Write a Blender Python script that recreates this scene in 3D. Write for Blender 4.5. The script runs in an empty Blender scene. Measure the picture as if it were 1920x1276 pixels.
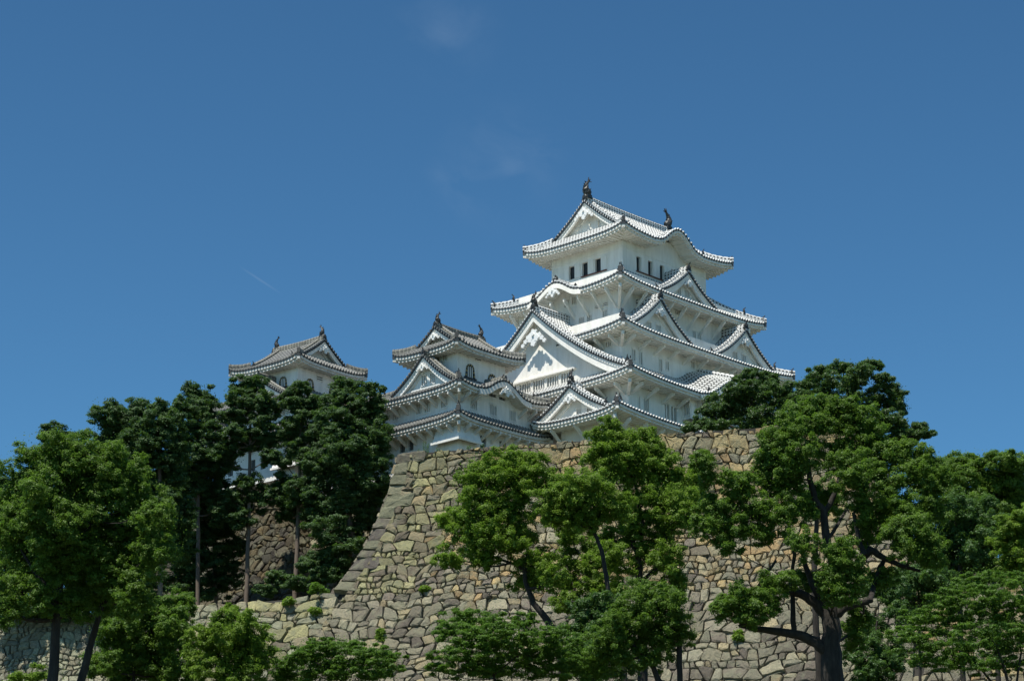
import bpy, math, random
import numpy as np
import mathutils
from math import sin, cos, pi, radians, sqrt
# ------------------------------------------------------------------ camera, sky, sun
SC = bpy.context.scene
COL = SC.collection
FPX, CXP, CYP, PITCH, CAMZ = 4570.0, 960.0, 638.0, radians(17.535), 1.6
cam_d = bpy.data.cameras.new('camera'); cam = bpy.data.objects.new('camera', cam_d); COL.objects.link(cam)
cam.location = (0, 0, CAMZ); cam.rotation_euler = (radians(90) + PITCH, 0, 0)
cam_d.sensor_width = 36.0; cam_d.lens = 36.0 * FPX / 1920.0
cam_d.clip_start = 0.5; cam_d.clip_end = 20000
SC.camera = cam
SUN_EL, SUN_DIR = radians(66), None
_az = (-0.655, -0.755)                                  # horizontal direction towards the sun
_n = sqrt(_az[0]**2 + _az[1]**2); _az = (_az[0]/_n, _az[1]/_n)
world = bpy.data.worlds.new("World"); SC.world = world; world.use_nodes = True
wn = world.node_tree.nodes; wl = world.node_tree.links
bg = wn['Background']; bg.inputs[1].default_value = 0.10
sky = wn.new('ShaderNodeTexSky'); sky.sky_type = 'NISHITA'; sky.sun_disc = False
sky.sun_elevation = SUN_EL; sky.sun_rotation = math.atan2(_az[0], _az[1])
sky.altitude = 200; sky.air_density = 1.0; sky.dust_density = 0.25; sky.ozone_density = 2.2
hs = wn.new('ShaderNodeHueSaturation'); hs.inputs['Saturation'].default_value = .93; hs.inputs['Value'].default_value = .375; hs.inputs['Hue'].default_value = .49
gm = wn.new('ShaderNodeGamma'); gm.inputs[1].default_value = 1.5; wl.new(sky.outputs[0], gm.inputs[0]); wl.new(gm.outputs[0], hs.inputs['Color'])
# thin cirrus wisps high in the sky
tc = wn.new('ShaderNodeTexCoord')
mp = wn.new('ShaderNodeMapping'); mp.inputs['Scale'].default_value = (30, 30, 46); mp.inputs['Rotation'].default_value = (0.2, 0.5, 0.35)
nz = wn.new('ShaderNodeTexNoise'); nz.inputs['Scale'].default_value = 1.0; nz.inputs['Detail'].default_value = 7; nz.inputs['Roughness'].default_value = .55; nz.inputs['Distortion'].default_value = .6
rp = wn.new('ShaderNodeValToRGB'); rp.color_ramp.elements[0].position = .42; rp.color_ramp.elements[1].position = .80
rp.color_ramp.elements[1].color = (.12, .12, .12, 1)
def patch(px, py, rad):      # a cirrus patch around one direction of the sky
    X = (px-CXP)/FPX; Y = -(py-CYP)/FPX; d = mathutils.Vector((X, cos(PITCH)-Y*sin(PITCH), sin(PITCH)+Y*cos(PITCH))).normalized()
    v = wn.new('ShaderNodeVectorMath'); v.operation = 'DISTANCE'; v.inputs[1].default_value = d; wl.new(tc.outputs['Generated'], v.inputs[0])
    m_ = wn.new('ShaderNodeMapRange'); m_.interpolation_type = 'SMOOTHSTEP'; m_.inputs['From Min'].default_value = 0; m_.inputs['From Max'].default_value = rad; m_.inputs['To Min'].default_value = 1; m_.inputs['To Max'].default_value = 0
    wl.new(v.outputs['Value'], m_.inputs['Value']); return m_.outputs[0]
pa = None
for q in ((835, 60, .028), (940, 310, .034), (860, 350, .02), (1010, 275, .018)):
    o_ = patch(*q)
    if pa is None: pa = o_
    else:
        k_ = wn.new('ShaderNodeMath'); k_.operation = 'MAXIMUM'; wl.new(pa, k_.inputs[0]); wl.new(o_, k_.inputs[1]); pa = k_.outputs[0]
mm = wn.new('ShaderNodeMath'); mm.operation = 'MULTIPLY'; wl.new(pa, mm.inputs[0]); wl.new(rp.outputs[0], mm.inputs[1])
# short faint contrail at left
def dirv(px, py):
    X = (px-CXP)/FPX; Y = -(py-CYP)/FPX; return mathutils.Vector((X, cos(PITCH)-Y*sin(PITCH), sin(PITCH)+Y*cos(PITCH))).normalized()
cn_ = dirv(450, 500).cross(dirv(522, 547)).normalized()
dt = wn.new('ShaderNodeVectorMath'); dt.operation = 'DOT_PRODUCT'; dt.inputs[1].default_value = cn_; wl.new(tc.outputs['Generated'], dt.inputs[0])
ab = wn.new('ShaderNodeMath'); ab.operation = 'ABSOLUTE'; wl.new(dt.outputs['Value'], ab.inputs[0])
mr = wn.new('ShaderNodeMapRange'); mr.interpolation_type = 'SMOOTHSTEP'; mr.inputs['From Min'].default_value = 0; mr.inputs['From Max'].default_value = .0007; mr.inputs['To Min'].default_value = .11; mr.inputs['To Max'].default_value = 0; wl.new(ab.outputs[0], mr.inputs['Value'])
ct = wn.new('ShaderNodeMath'); ct.operation = 'MULTIPLY'; wl.new(mr.outputs[0], ct.inputs[0]); wl.new(patch(488, 524, .012), ct.inputs[1])
m2 = wn.new('ShaderNodeMath'); m2.operation = 'ADD'; wl.new(mm.outputs[0], m2.inputs[0]); wl.new(ct.outputs[0], m2.inputs[1]); mm = m2
mx = wn.new('ShaderNodeMixRGB'); mx.inputs[2].default_value = (2.3, 3.0, 3.9, 1)
wl.new(tc.outputs['Generated'], mp.inputs[0]); wl.new(mp.outputs[0], nz.inputs['Vector']); wl.new(nz.outputs[0], rp.inputs[0])
wl.new(mm.outputs[0], mx.inputs[0]); tint = wn.new('ShaderNodeMixRGB'); tint.blend_type = 'MULTIPLY'; tint.inputs[0].default_value = 1; tint.inputs[2].default_value = (.435, .675, .75, 1); wl.new(hs.outputs[0], tint.inputs[1]); wl.new(tint.outputs[0], mx.inputs[1]); wl.new(mx.outputs[0], bg.inputs[0])
sun_d = bpy.data.lights.new('sun', 'SUN'); sun_d.energy = 3.6; sun_d.angle = radians(0.5); sun_d.color = (1.0, .955, .87)
sun = bpy.data.objects.new('sun', sun_d); COL.objects.link(sun)
import mathutils
_sd = mathutils.Vector((_az[0]*cos(SUN_EL), _az[1]*cos(SUN_EL), sin(SUN_EL)))
sun.rotation_euler = _sd.to_track_quat('Z', 'Y').to_euler()
SC.view_settings.view_transform = 'Standard'; SC.view_settings.look = 'None'
SC.view_settings.exposure = 0.80; SC.view_settings.gamma = 1.0
SC.render.engine = 'CYCLES'
rnd = random.Random(7)
R = np.random.default_rng(11)

# ------------------------------------------------------------------ tagging
def tag(o, label=None, cat=None, group=None, kind=None):
    if label: o['label'] = label
    if cat: o['category'] = cat
    if group: o['group'] = group
    if kind: o['kind'] = kind
    return o
def empty(name, loc, rz=0):
    o = bpy.data.objects.new(name, None); COL.objects.link(o); o.location = loc; o.rotation_euler = (0, 0, rz)
    o.empty_display_size = .5
    return o

# ------------------------------------------------------------------ materials
def mat(name):
    m = bpy.data.materials.new(name); m.use_nodes = True
    return m, m.node_tree.nodes, m.node_tree.links, m.node_tree.nodes['Principled BSDF']
def mathn(n, l, op, a, b=None):
    k = n.new('ShaderNodeMath'); k.operation = op
    for i, v in enumerate((a, b)):
        if v is None: continue
        if isinstance(v, (int, float)): k.inputs[i].default_value = v
        else: l.new(v, k.inputs[i])
    return k.outputs[0]
def noise(n, l, vec, scale, detail=5, rough=.55):
    k = n.new('ShaderNodeTexNoise'); k.inputs['Scale'].default_value = scale; k.inputs['Detail'].default_value = detail
    k.inputs['Roughness'].default_value = rough
    if vec is not None: l.new(vec, k.inputs['Vector'])
    return k
def ramp(n, l, fac, stops):
    k = n.new('ShaderNodeValToRGB'); e = k.color_ramp.elements
    while len(e) < len(stops): e.new(.5)
    for i, (p, c) in enumerate(stops): e[i].position = p; e[i].color = (*c, 1)
    l.new(fac, k.inputs[0]); return k.outputs[0]
def mixc(n, l, fac, a, b, mode='MIX'):
    k = n.new('ShaderNodeMixRGB'); k.blend_type = mode
    for i, v in enumerate((fac, a, b)):
        if isinstance(v, (int, float)): k.inputs[i].default_value = v
        elif isinstance(v, tuple): k.inputs[i].default_value = (*v, 1)
        else: l.new(v, k.inputs[i])
    return k.outputs[0]
def bump(n, l, h, strength, dist, pr):
    k = n.new('ShaderNodeBump'); k.inputs['Strength'].default_value = strength; k.inputs['Distance'].default_value = dist
    l.new(h, k.inputs['Height']); l.new(k.outputs[0], pr.inputs['Normal'])

def plaster(name, base, stain, amt):
    m, n, l, p = mat(name); t = n.new('ShaderNodeTexCoord').outputs['Object']
    mpn = n.new('ShaderNodeMapping'); mpn.inputs['Scale'].default_value = (1, 1, .16); l.new(t, mpn.inputs[0])
    a = noise(n, l, mpn.outputs[0], 1.9, 8, .66); b = noise(n, l, t, 9, 5)
    f = ramp(n, l, a.outputs[0], [(.42, (0, 0, 0)), (.75, (amt, amt, amt))])
    c = mixc(n, l, f, base, stain)
    c2 = mixc(n, l, .07, c, b.outputs[0], 'MULTIPLY')
    l.new(c2, p.inputs['Base Color']); p.inputs['Roughness'].default_value = .85
    bump(n, l, b.outputs[0], .25, .04, p)
    return m
def tile(name, tilec, mortar, duty_l, duty, per=.36, var=.5):
    # uv.y runs down the slope in metres; mortar joints every "per"
    m, n, l, p = mat(name); uv = n.new('ShaderNodeUVMap').outputs[0]
    s = n.new('ShaderNodeSeparateXYZ'); l.new(uv, s.inputs[0])
    fr = mathn(n, l, 'FRACT', mathn(n, l, 'DIVIDE', s.outputs[1], per))
    joint = mathn(n, l, 'LESS_THAN', fr, duty)
    t = n.new('ShaderNodeTexCoord').outputs['Object']
    nz = noise(n, l, t, 2.2, 6, .65); nf = noise(n, l, t, 14, 3)
    k = ramp(n, l, nz.outputs[0], [(.3, (1-var,)*3), (.7, (1, 1, 1))])
    mc = mixc(n, l, 1.0, mortar, k, 'MULTIPLY')
    tcx = mixc(n, l, nf.outputs[0], tilec, tuple(min(1, x*1.8) for x in tilec))
    c = mixc(n, l, joint, tcx, mc)
    l.new(c, p.inputs['Base Color']); p.inputs['Roughness'].default_value = .6
    bump(n, l, joint, .4, .02, p)
    return m
def checker(name, tilec, mortar, px, dx, pz, dz, var=.3):
    m, n, l, p = mat(name); uv = n.new('ShaderNodeUVMap').outputs[0]
    s = n.new('ShaderNodeSeparateXYZ'); l.new(uv, s.inputs[0])
    a = mathn(n, l, 'LESS_THAN', mathn(n, l, 'FRACT', mathn(n, l, 'DIVIDE', s.outputs[0], px)), dx)
    b = mathn(n, l, 'LESS_THAN', mathn(n, l, 'FRACT', mathn(n, l, 'DIVIDE', s.outputs[1], pz)), dz)
    f = mathn(n, l, 'MULTIPLY', a, b)
    t = n.new('ShaderNodeTexCoord').outputs['Object']; nz = noise(n, l, t, 3, 5)
    k = ramp(n, l, nz.outputs[0], [(.3, (1-var,)*3), (.7, (1, 1, 1))])
    c = mixc(n, l, f, mixc(n, l, 1.0, mortar, k, 'MULTIPLY'), tilec)
    l.new(c, p.inputs['Base Color']); p.inputs['Roughness'].default_value = .65
    return m
def plain(name, c, rough=.7, nscale=4, var=.35):
    m, n, l, p = mat(name); t = n.new('ShaderNodeTexCoord').outputs['Object']; nz = noise(n, l, t, nscale, 5)
    k = mixc(n, l, nz.outputs[0], tuple(x*(1-var) for x in c), tuple(min(1, x*(1+var)) for x in c))
    l.new(k, p.inputs['Base Color']); p.inputs['Roughness'].default_value = rough
    return m
M_WALL = plaster('white_plaster', (.915, .89, .82), (.55, .52, .44), .5)
M_TRIM = plaster('eave_plaster', (.90, .875, .80), (.52, .49, .42), .5)
M_WALL2 = plaster('older_white_plaster', (.86, .85, .80), (.50, .49, .44), .5)
M_TRIM2 = plaster('older_eave_plaster', (.74, .72, .66), (.38, .36, .31), .7)
MW = dict(flat=tile('roof_tile_white_flat', (.07, .072, .07), (.66, .66, .63), .5, .34, .42, .2),
          rib=tile('roof_tile_white_rib', (.09, .095, .09), (.70, .70, .67), .5, .66, .62, .2),
          ridge=checker('ridge_white', (.045, .047, .047), (.80, .80, .77), .40, .55, .30, .58),
          verge=checker('verge_white', (.06, .062, .062), (.72, .72, .69), .36, .5, .5, .9),
          end=plain('tile_end_dark', (.07, .073, .074), .5), dot=plain('tile_end_plaster', (.80, .80, .77), .8, 4, .08),
          wall=M_WALL, trim=M_TRIM)
MG = dict(flat=tile('roof_tile_grey_flat', (.06, .062, .06), (.20, .20, .185), .5, .32, .4, .6),
          rib=tile('roof_tile_grey_rib', (.10, .102, .098), (.36, .36, .33), .5, .40, .4, .6),
          ridge=checker('ridge_grey', (.06, .06, .055), (.34, .33, .27), .40, .7, .24, .6, .6),
          verge=checker('verge_grey', (.05, .05, .048), (.30, .29, .25), .36, .6, .5, .9, .6),
          end=plain('tile_end_dark_grey', (.04, .042, .042), .5), dot=plain('tile_end_grey', (.24, .23, .20), .8, 4, .4),
          wall=M_WALL2, trim=M_TRIM2)
M_ORN = plain('ornament_dark_tile', (.03, .032, .032), .5, 5, .4)
M_DARK = plain('window_dark', (.012, .012, .013), .5)
M_SLIT = plain('window_slit_shade', (.022, .019, .015), .8)
M_BAR = plain('window_bar_grey', (.16, .165, .16), .7)
M_SILL = plain('red_brown_sill', (.16, .045, .03), .6)
M_LACQ = plain('black_lacquer', (.018, .018, .018), .35); M_GOLD = plain('gold_fitting', (.45, .33, .10), .4)

# ------------------------------------------------------------------ mesh collector
class MB:
    def __init__(s): s.v = []; s.f = []; s.m = []; s.uv = []; s.mats = []
    def mi(s, m):
        if m not in s.mats: s.mats.append(m)
        return s.mats.index(m)
    def face(s, pts, m, uv=None):
        b = len(s.v); s.v.extend(tuple(p) for p in pts); s.f.append(tuple(range(b, b+len(pts)))); s.m.append(s.mi(m))
        s.uv.append(uv if uv is not None else [(0, 0)]*len(pts))
    def grid(s, rows, m, uvs=None):
        # rows: list of equal length point lists
        nr, nc = len(rows), len(rows[0]); b = len(s.v); k = s.mi(m)
        for r in rows: s.v.extend(tuple(p) for p in r)
        for i in range(nr-1):
            for j in range(nc-1):
                s.f.append((b+i*nc+j, b+i*nc+j+1, b+(i+1)*nc+j+1, b+(i+1)*nc+j)); s.m.append(k)
                s.uv.append([uvs[i][j], uvs[i][j+1], uvs[i+1][j+1], uvs[i+1][j]] if uvs else [(0, 0)]*4)
    def box(s, x0, x1, y0, y1, z0, z1, m):
        P = [(x0,y0,z0),(x1,y0,z0),(x1,y1,z0),(x0,y1,z0),(x0,y0,z1),(x1,y0,z1),(x1,y1,z1),(x0,y1,z1)]
        s.hexa(P, m)
    def hexa(s, P, m):
        b = len(s.v); s.v.extend(tuple(p) for p in P); k = s.mi(m)
        for q in ((0,3,2,1),(4,5,6,7),(0,1,5,4),(1,2,6,5),(2,3,7,6),(3,0,4,7)):
            s.f.append(tuple(b+i for i in q)); s.m.append(k)
            L = [P[i] for i in q]; w = math.dist(L[0], L[1]); h = math.dist(L[1], L[2])
            s.uv.append([(0,0),(w,0),(w,h),(0,h)])
    def build(s, name, parent=None, smooth=False):
        me = bpy.data.meshes.new(name); me.from_pydata(s.v, [], s.f); 
        for m in s.mats: me.materials.append(m)
        me.polygons.foreach_set('material_index', s.m)
        if smooth: me.polygons.foreach_set('use_smooth', [True]*len(s.f))
        uvl = me.uv_layers.new(name='UVMap'); uvl.data.foreach_set('uv', [c for f in s.uv for p in f for c in p])
        me.update()
        o = bpy.data.objects.new(name, me); COL.objects.link(o)
        if parent: o.parent = parent
        return o
def vadd(a, b): return (a[0]+b[0], a[1]+b[1], a[2]+b[2])
def tube(M, pts, rad, m, n=8, cap=True):
    pts = [np.array(p, float) for p in pts]; rows = []; uvs = []; L = 0
    up = np.array([0.3, 0.5, .81]); 
    for i, p in enumerate(pts):
        d = pts[min(i+1, len(pts)-1)] - pts[max(i-1, 0)]; d /= np.linalg.norm(d)+1e-9
        a = np.cross(d, up); 
        if np.linalg.norm(a) < .1: a = np.cross(d, [1, 0, 0])
        a /= np.linalg.norm(a); b = np.cross(d, a); r = rad[i] if hasattr(rad, '__len__') else rad
        if i: L += np.linalg.norm(p-pts[i-1])
        rows.append([tuple(p + r*(cos(2*pi*k/n)*a + sin(2*pi*k/n)*b)) for k in range(n+1)])
        uvs.append([(k/n, L) for k in range(n+1)])
    M.grid(rows, m, uvs)
    if cap: M.face(rows[0][:-1], m); M.face(rows[-1][:-1], m)
def ribbon(M, path, w, h, m, down=.25, top=None):
    # a box-like ridge of width w and height h standing on the path (list of points); lower edge sunk by "down"
    rows = []; uvs = []; L = 0; P = [np.array(p, float) for p in path]
    for i, p in enumerate(P):
        d = P[min(i+1, len(P)-1)] - P[max(i-1, 0)]; d[2] = 0; d /= np.linalg.norm(d)+1e-9; a = np.array([-d[1], d[0], 0])
        if i: L += np.linalg.norm(p-P[i-1])
        z = np.array([0, 0, 1.])
        rows.append([tuple(p-a*w/2-z*down), tuple(p-a*w/2+z*h*.8), tuple(p-a*w*.22+z*h), tuple(p+a*w*.22+z*h), tuple(p+a*w/2+z*h*.8), tuple(p+a*w/2-z*down)])
        uvs.append([(L, 0), (L, h*.8+down), (L, h+down), (L, h+down), (L, h*.8+down), (L, 0)])
    M.grid(rows, m, uvs); M.face(rows[0], m); M.face(rows[-1], m)
    if top:  # rounded cap tile row on top
        tube(M, [tuple(p+np.array([0, 0, h])) for p in P], w*.26, top, 6)

# side frames: a runs along the side, d outwards
def SP(side, a, d, z):
    if side == 'S': return (a, -d, z)
    if side == 'N': return (a, d, z)
    if side == 'W': return (-d, a, z)
    return (d, a, z)
NB = dict(S=('W', 'E'), N=('W', 'E'), W=('S', 'N'), E=('S', 'N'))
def prof(x, c=.32): return (1-c)*x + c*x*x

# ------------------------------------------------------------------ ornaments
def oni(M, pos, out, sc=1.0, m=None, horn=True):
    """ridge-end tile: shield shaped plate with round boss and a raised horn; out = horizontal direction it faces"""
    m = m or M_ORN; o = np.array([out[0], out[1], 0.]); o /= np.linalg.norm(o); a = np.array([-o[1], o[0], 0]); z = np.array([0, 0, 1.]); p = np.array(pos, float); sc *= .72
    pr = [(-.42,-.1),(-.5,.12),(-.34,.22),(-.36,.5),(-.22,.72),(-.1,.8),(0,.98),(.1,.8),(.22,.72),(.36,.5),(.34,.22),(.5,.12),(.42,-.1)]
    F = [p + sc*(x*a + y*z + .16*o) for x, y in pr]; Bk = [p + sc*(x*a + y*z - .14*o) for x, y in pr]
    M.face(F, m); M.face(Bk[::-1], m)
    for i in range(len(pr)): j = (i+1) % len(pr); M.face([F[i], F[j], Bk[j], Bk[i]], m)
    tube(M, [p+sc*(.38*z+.14*o), p+sc*(.38*z+.30*o)], .17*sc, m, 8)
    if horn: tube(M, [p+sc*(.85*z), p+sc*(1.0*z+.15*o), p+sc*(1.22*z+.38*o)], [.11*sc, .10*sc, .09*sc], m, 6)
def shachi(M, pos, inward, sc=1.0):
    """dolphin-like roof fish: head at the ridge facing inward, body curving up, forked tail"""
    m = M_ORN; i_ = np.array([inward[0], inward[1], 0.]); i_ /= np.linalg.norm(i_); a = np.array([-i_[1], i_[0], 0]); z = np.array([0, 0, 1.]); p = np.array(pos, float); sc *= .84; p[2] -= .22*sc
    path = [(.30,.12,.20),(.14,.20,.30),(-.08,.36,.31),(-.20,.62,.27),(-.20,.92,.21),(-.08,1.2,.15),(.10,1.42,.10),(.22,1.56,.07)]
    tube(M, [p+sc*(x*i_+y*z) for x, y, r in path], [r*sc*1.35 for x, y, r in path], m, 8)
    tip = p+sc*(.20*i_+1.52*z)
    for dx, dz in ((.46, .06), (.02, .46), (.30, .34)):
        e = tip+sc*(dx*i_+dz*z); w = .09*sc
        M.hexa([tip-a*w-i_*w, tip+a*w-i_*w, tip+a*w+i_*w, tip-a*w+i_*w, e-a*.03*sc, e+a*.03*sc, e+a*.05*sc+z*.03, e-a*.05*sc+z*.03], m)
    for (x, y, dx, dz) in ((-.45,.45,-.18,.16),(-.45,.72,-.2,.14),(-.38,1.0,-.2,.14),(-.22,1.28,-.18,.14),(.25,.35,.22,.06),(.08,.6,.22,.12)):
        b = p+sc*(x*.9*i_+y*z); e = b+sc*(dx*i_+dz*z)
        M.hexa([b-a*.05*sc-z*.1*sc, b+a*.05*sc-z*.1*sc, b+a*.05*sc+z*.12*sc, b-a*.05*sc+z*.12*sc, e-a*.02, e+a*.02, e+a*.02+z*.03, e-a*.02+z*.03], m)
    for s in (-1, 1):
        b = p+sc*(s*.25*a+.3*z); e = b+sc*(s*.35*a+.25*z-.1*i_)
        M.hexa([b-z*.1*sc, b+i_*.12*sc, b+z*.12*sc, b-i_*.12*sc, e-z*.03, e+i_*.03, e+z*.03, e-i_*.03], m)
    q = p - z*.15*sc; M.box(q[0]-.34*sc, q[0]+.34*sc, q[1]-.34*sc, q[1]+.34*sc, q[2]-.25*sc, q[2]+.15*sc, m)

# ------------------------------------------------------------------ roof pieces
SPC = .42
def emit_side(M, T, side, D, arange, tmax, zf, mats, dwall, bumps, ze, soff_in, smooth_eave=False, nseg=8, trim=True):
    """M tiles mesh, T trim mesh.  D(t) distance, arange(t)->(a0,a1), zf(a,t)"""
    a0, a1 = arange(0); n = max(3, int(round((a1-a0)/SPC))); A = [a0+(a1-a0)*i/n for i in range(n+1)]
    A[0] += .02; A[-1] -= .02
    lines = []; uvs = []
    for a in A:
        tm = max(tmax(a), .004); ln = []; uv = []; L = 0
        for k in range(nseg+1):
            t = tm*k/nseg; p = SP(side, a, D(t), zf(a, t))
            if k: L += math.dist(p, ln[-1])
            ln.append(p); uv.append((a, L))
        lines.append(ln); uvs.append(uv)
    M.grid(lines, mats['flat'], uvs)
    # ribs
    w, h = .12, .15
    for i in range(1, len(A)-1):
        a = A[i]
        def off(p, da, dz):
            return (p[0]+da, p[1], p[2]+dz) if side in 'SN' else (p[0], p[1]+da, p[2]+dz)
        rows = [[off(p, -w, -.01), off(p, -w*.6, h*.8), off(p, w*.6, h*.8), off(p, w, -.01)] for p in lines[i]]
        M.grid(rows, mats['rib'], [[(q[0], q[1])]*4 for q in uvs[i]])
        # round end tile: dark disc with plaster centre
        p0 = lines[i][0]; N = 8; c0 = off(p0, 0, -.05)
        def outp(p, dd): 
            return {'S': (p[0], p[1]-dd, p[2]), 'N': (p[0], p[1]+dd, p[2]), 'W': (p[0]-dd, p[1], p[2]), 'E': (p[0]+dd, p[1], p[2])}[side]
        ring = [outp(off(c0, .115*cos(2*pi*k/N), .13*sin(2*pi*k/N)), .05) for k in range(N)]
        ringb = [outp(p, -.15) for p in ring]
        M.face(ring, mats['end'])
        for k in range(N): j = (k+1) % N; M.face([ring[k], ring[j], ringb[j], ringb[k]], mats['end'])
        M.hexa([outp(off(c0, x, z+.14), o_) for o_ in (-.2, .075) for x, z in ((-.1,-.06),(.1,-.06),(.07,.075),(-.07,.075))], mats['dot'])
    def strip(d0, z0, d1, z1, m, zin=0):
        M2 = T if m is mats['trim'] else M
        top = [SP(side, a, D(0)-d0, zf(a, 0)+z0) for a in A]; bot = [SP(side, a, D(0)-d1, zf(a, 0)+z1) for a in A]
        M2.grid([top, bot], m)
    strip(-.01, .0, -.01, -.09, mats['end']); strip(-.01, -.09, .05, -.09, mats['end'])
    if not trim: return A
    strip(.05, -.07, .05, -.38, mats['trim']); strip(.05, -.38, .26, -.40, mats['trim']); strip(.26, -.40, .26, -.58, mats['trim'])
    # soffit
    b0, b1 = soff_in
    run = D(0)-.26-dwall
    def mitre(a):
        if a < b0: return (a-a0)/(b0-a0) if b0 > a0 else 1
        if a > b1: return (a1-a)/(a1-b1) if a1 > b1 else 1
        return 1.0
    def bz(a):
        v = 0
        for (s_, c, hw, hh, *rs) in bumps:
            if s_ == side and abs(a-c) < hw: v = max(v, hh*.5*(1+cos(pi*(a-c)/hw)))
        return v
    def zs(a, q):   # q 0 at fascia, 1 at wall
        return (zf(a, 0)-.56)*(1-q) + (ze-.56+.10*run+bz(a))*q
    rows = []
    for a in A:
        mt = mitre(a); rows.append([SP(side, a, D(0)-.26-run*q*mt, zs(a, q*mt)) for q in (0, .5, 1)])
    T.grid(rows, mats['trim'])
    if not smooth_eave or True:
        nr = int((a1-a0)/.52); rw = .085 if not smooth_eave else .07
        for i in range(nr):
            a = a0+.3+(a1-a0-.6)*i/(nr-1); mt = mitre(a)
            if mt < .05: continue
            P = []
            for q in (0, mt):
                d = D(0)-.12-(run+.14)*q; z = zs(a, q)
                P.append([SP(side, a-rw, d, z-.085), SP(side, a+rw, d, z-.085), SP(side, a+rw, d, z+.06), SP(side, a-rw, d, z+.06)])
            T.hexa([P[0][0], P[0][1], P[0][2], P[0][3], P[1][0], P[1][1], P[1][2], P[1][3]], mats['trim'])
    return A

def bracket_mb(side, a, dwall, ze, reach, drop, mats, th=.085):
    b = MB(); q = [(dwall-.05, -drop+.1), (dwall-.05, -drop-.22), (dwall+reach, -.80), (dwall+reach, -.45), (dwall+reach-.25, -.45)]
    L = [SP(side, a-th, d, ze+z) for d, z in q]; Rr = [SP(side, a+th, d, ze+z) for d, z in q]
    b.face(L, mats['trim']); b.face(Rr[::-1], mats['trim'])
    for i in range(len(q)): j = (i+1) % len(q); b.face([L[i], L[j], Rr[j], Rr[i]], mats['trim'])
    return b

def hip_ridge(M, pts, mats, out, orn, small=True, w=.34, h=.42):
    ribbon(M, pts, w, h, mats['ridge'], .15, mats['rib'])

def eave_corner(T, M, tip, out, mats):
    o = np.array([out[0], out[1], 0.]); o /= np.linalg.norm(o); a = np.array([-o[1], o[0], 0]); z = np.array([0, 0, 1.]); p = np.array(tip, float)
    P = lambda d, s, zz: tuple(p + o*d + a*s + z*zz)
    T.hexa([P(-2.6, -.14, -.85), P(-2.6, .14, -.85), P(-.05, .14, -.80), P(-.05, -.14, -.80), P(-2.6, -.14, -.45), P(-2.6, .14, -.45), P(-.05, .14, -.5), P(-.05, -.14, -.5)], mats['trim'])
    M.hexa([P(-.5, -.2, -.5), P(-.5, .2, -.5), P(-.02, .2, -.5), P(-.02, -.2, -.5), P(-.5, -.2, -.24), P(-.5, .2, -.24), P(-.02, .2, -.24), P(-.02, -.2, -.24)], mats['end'])

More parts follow.
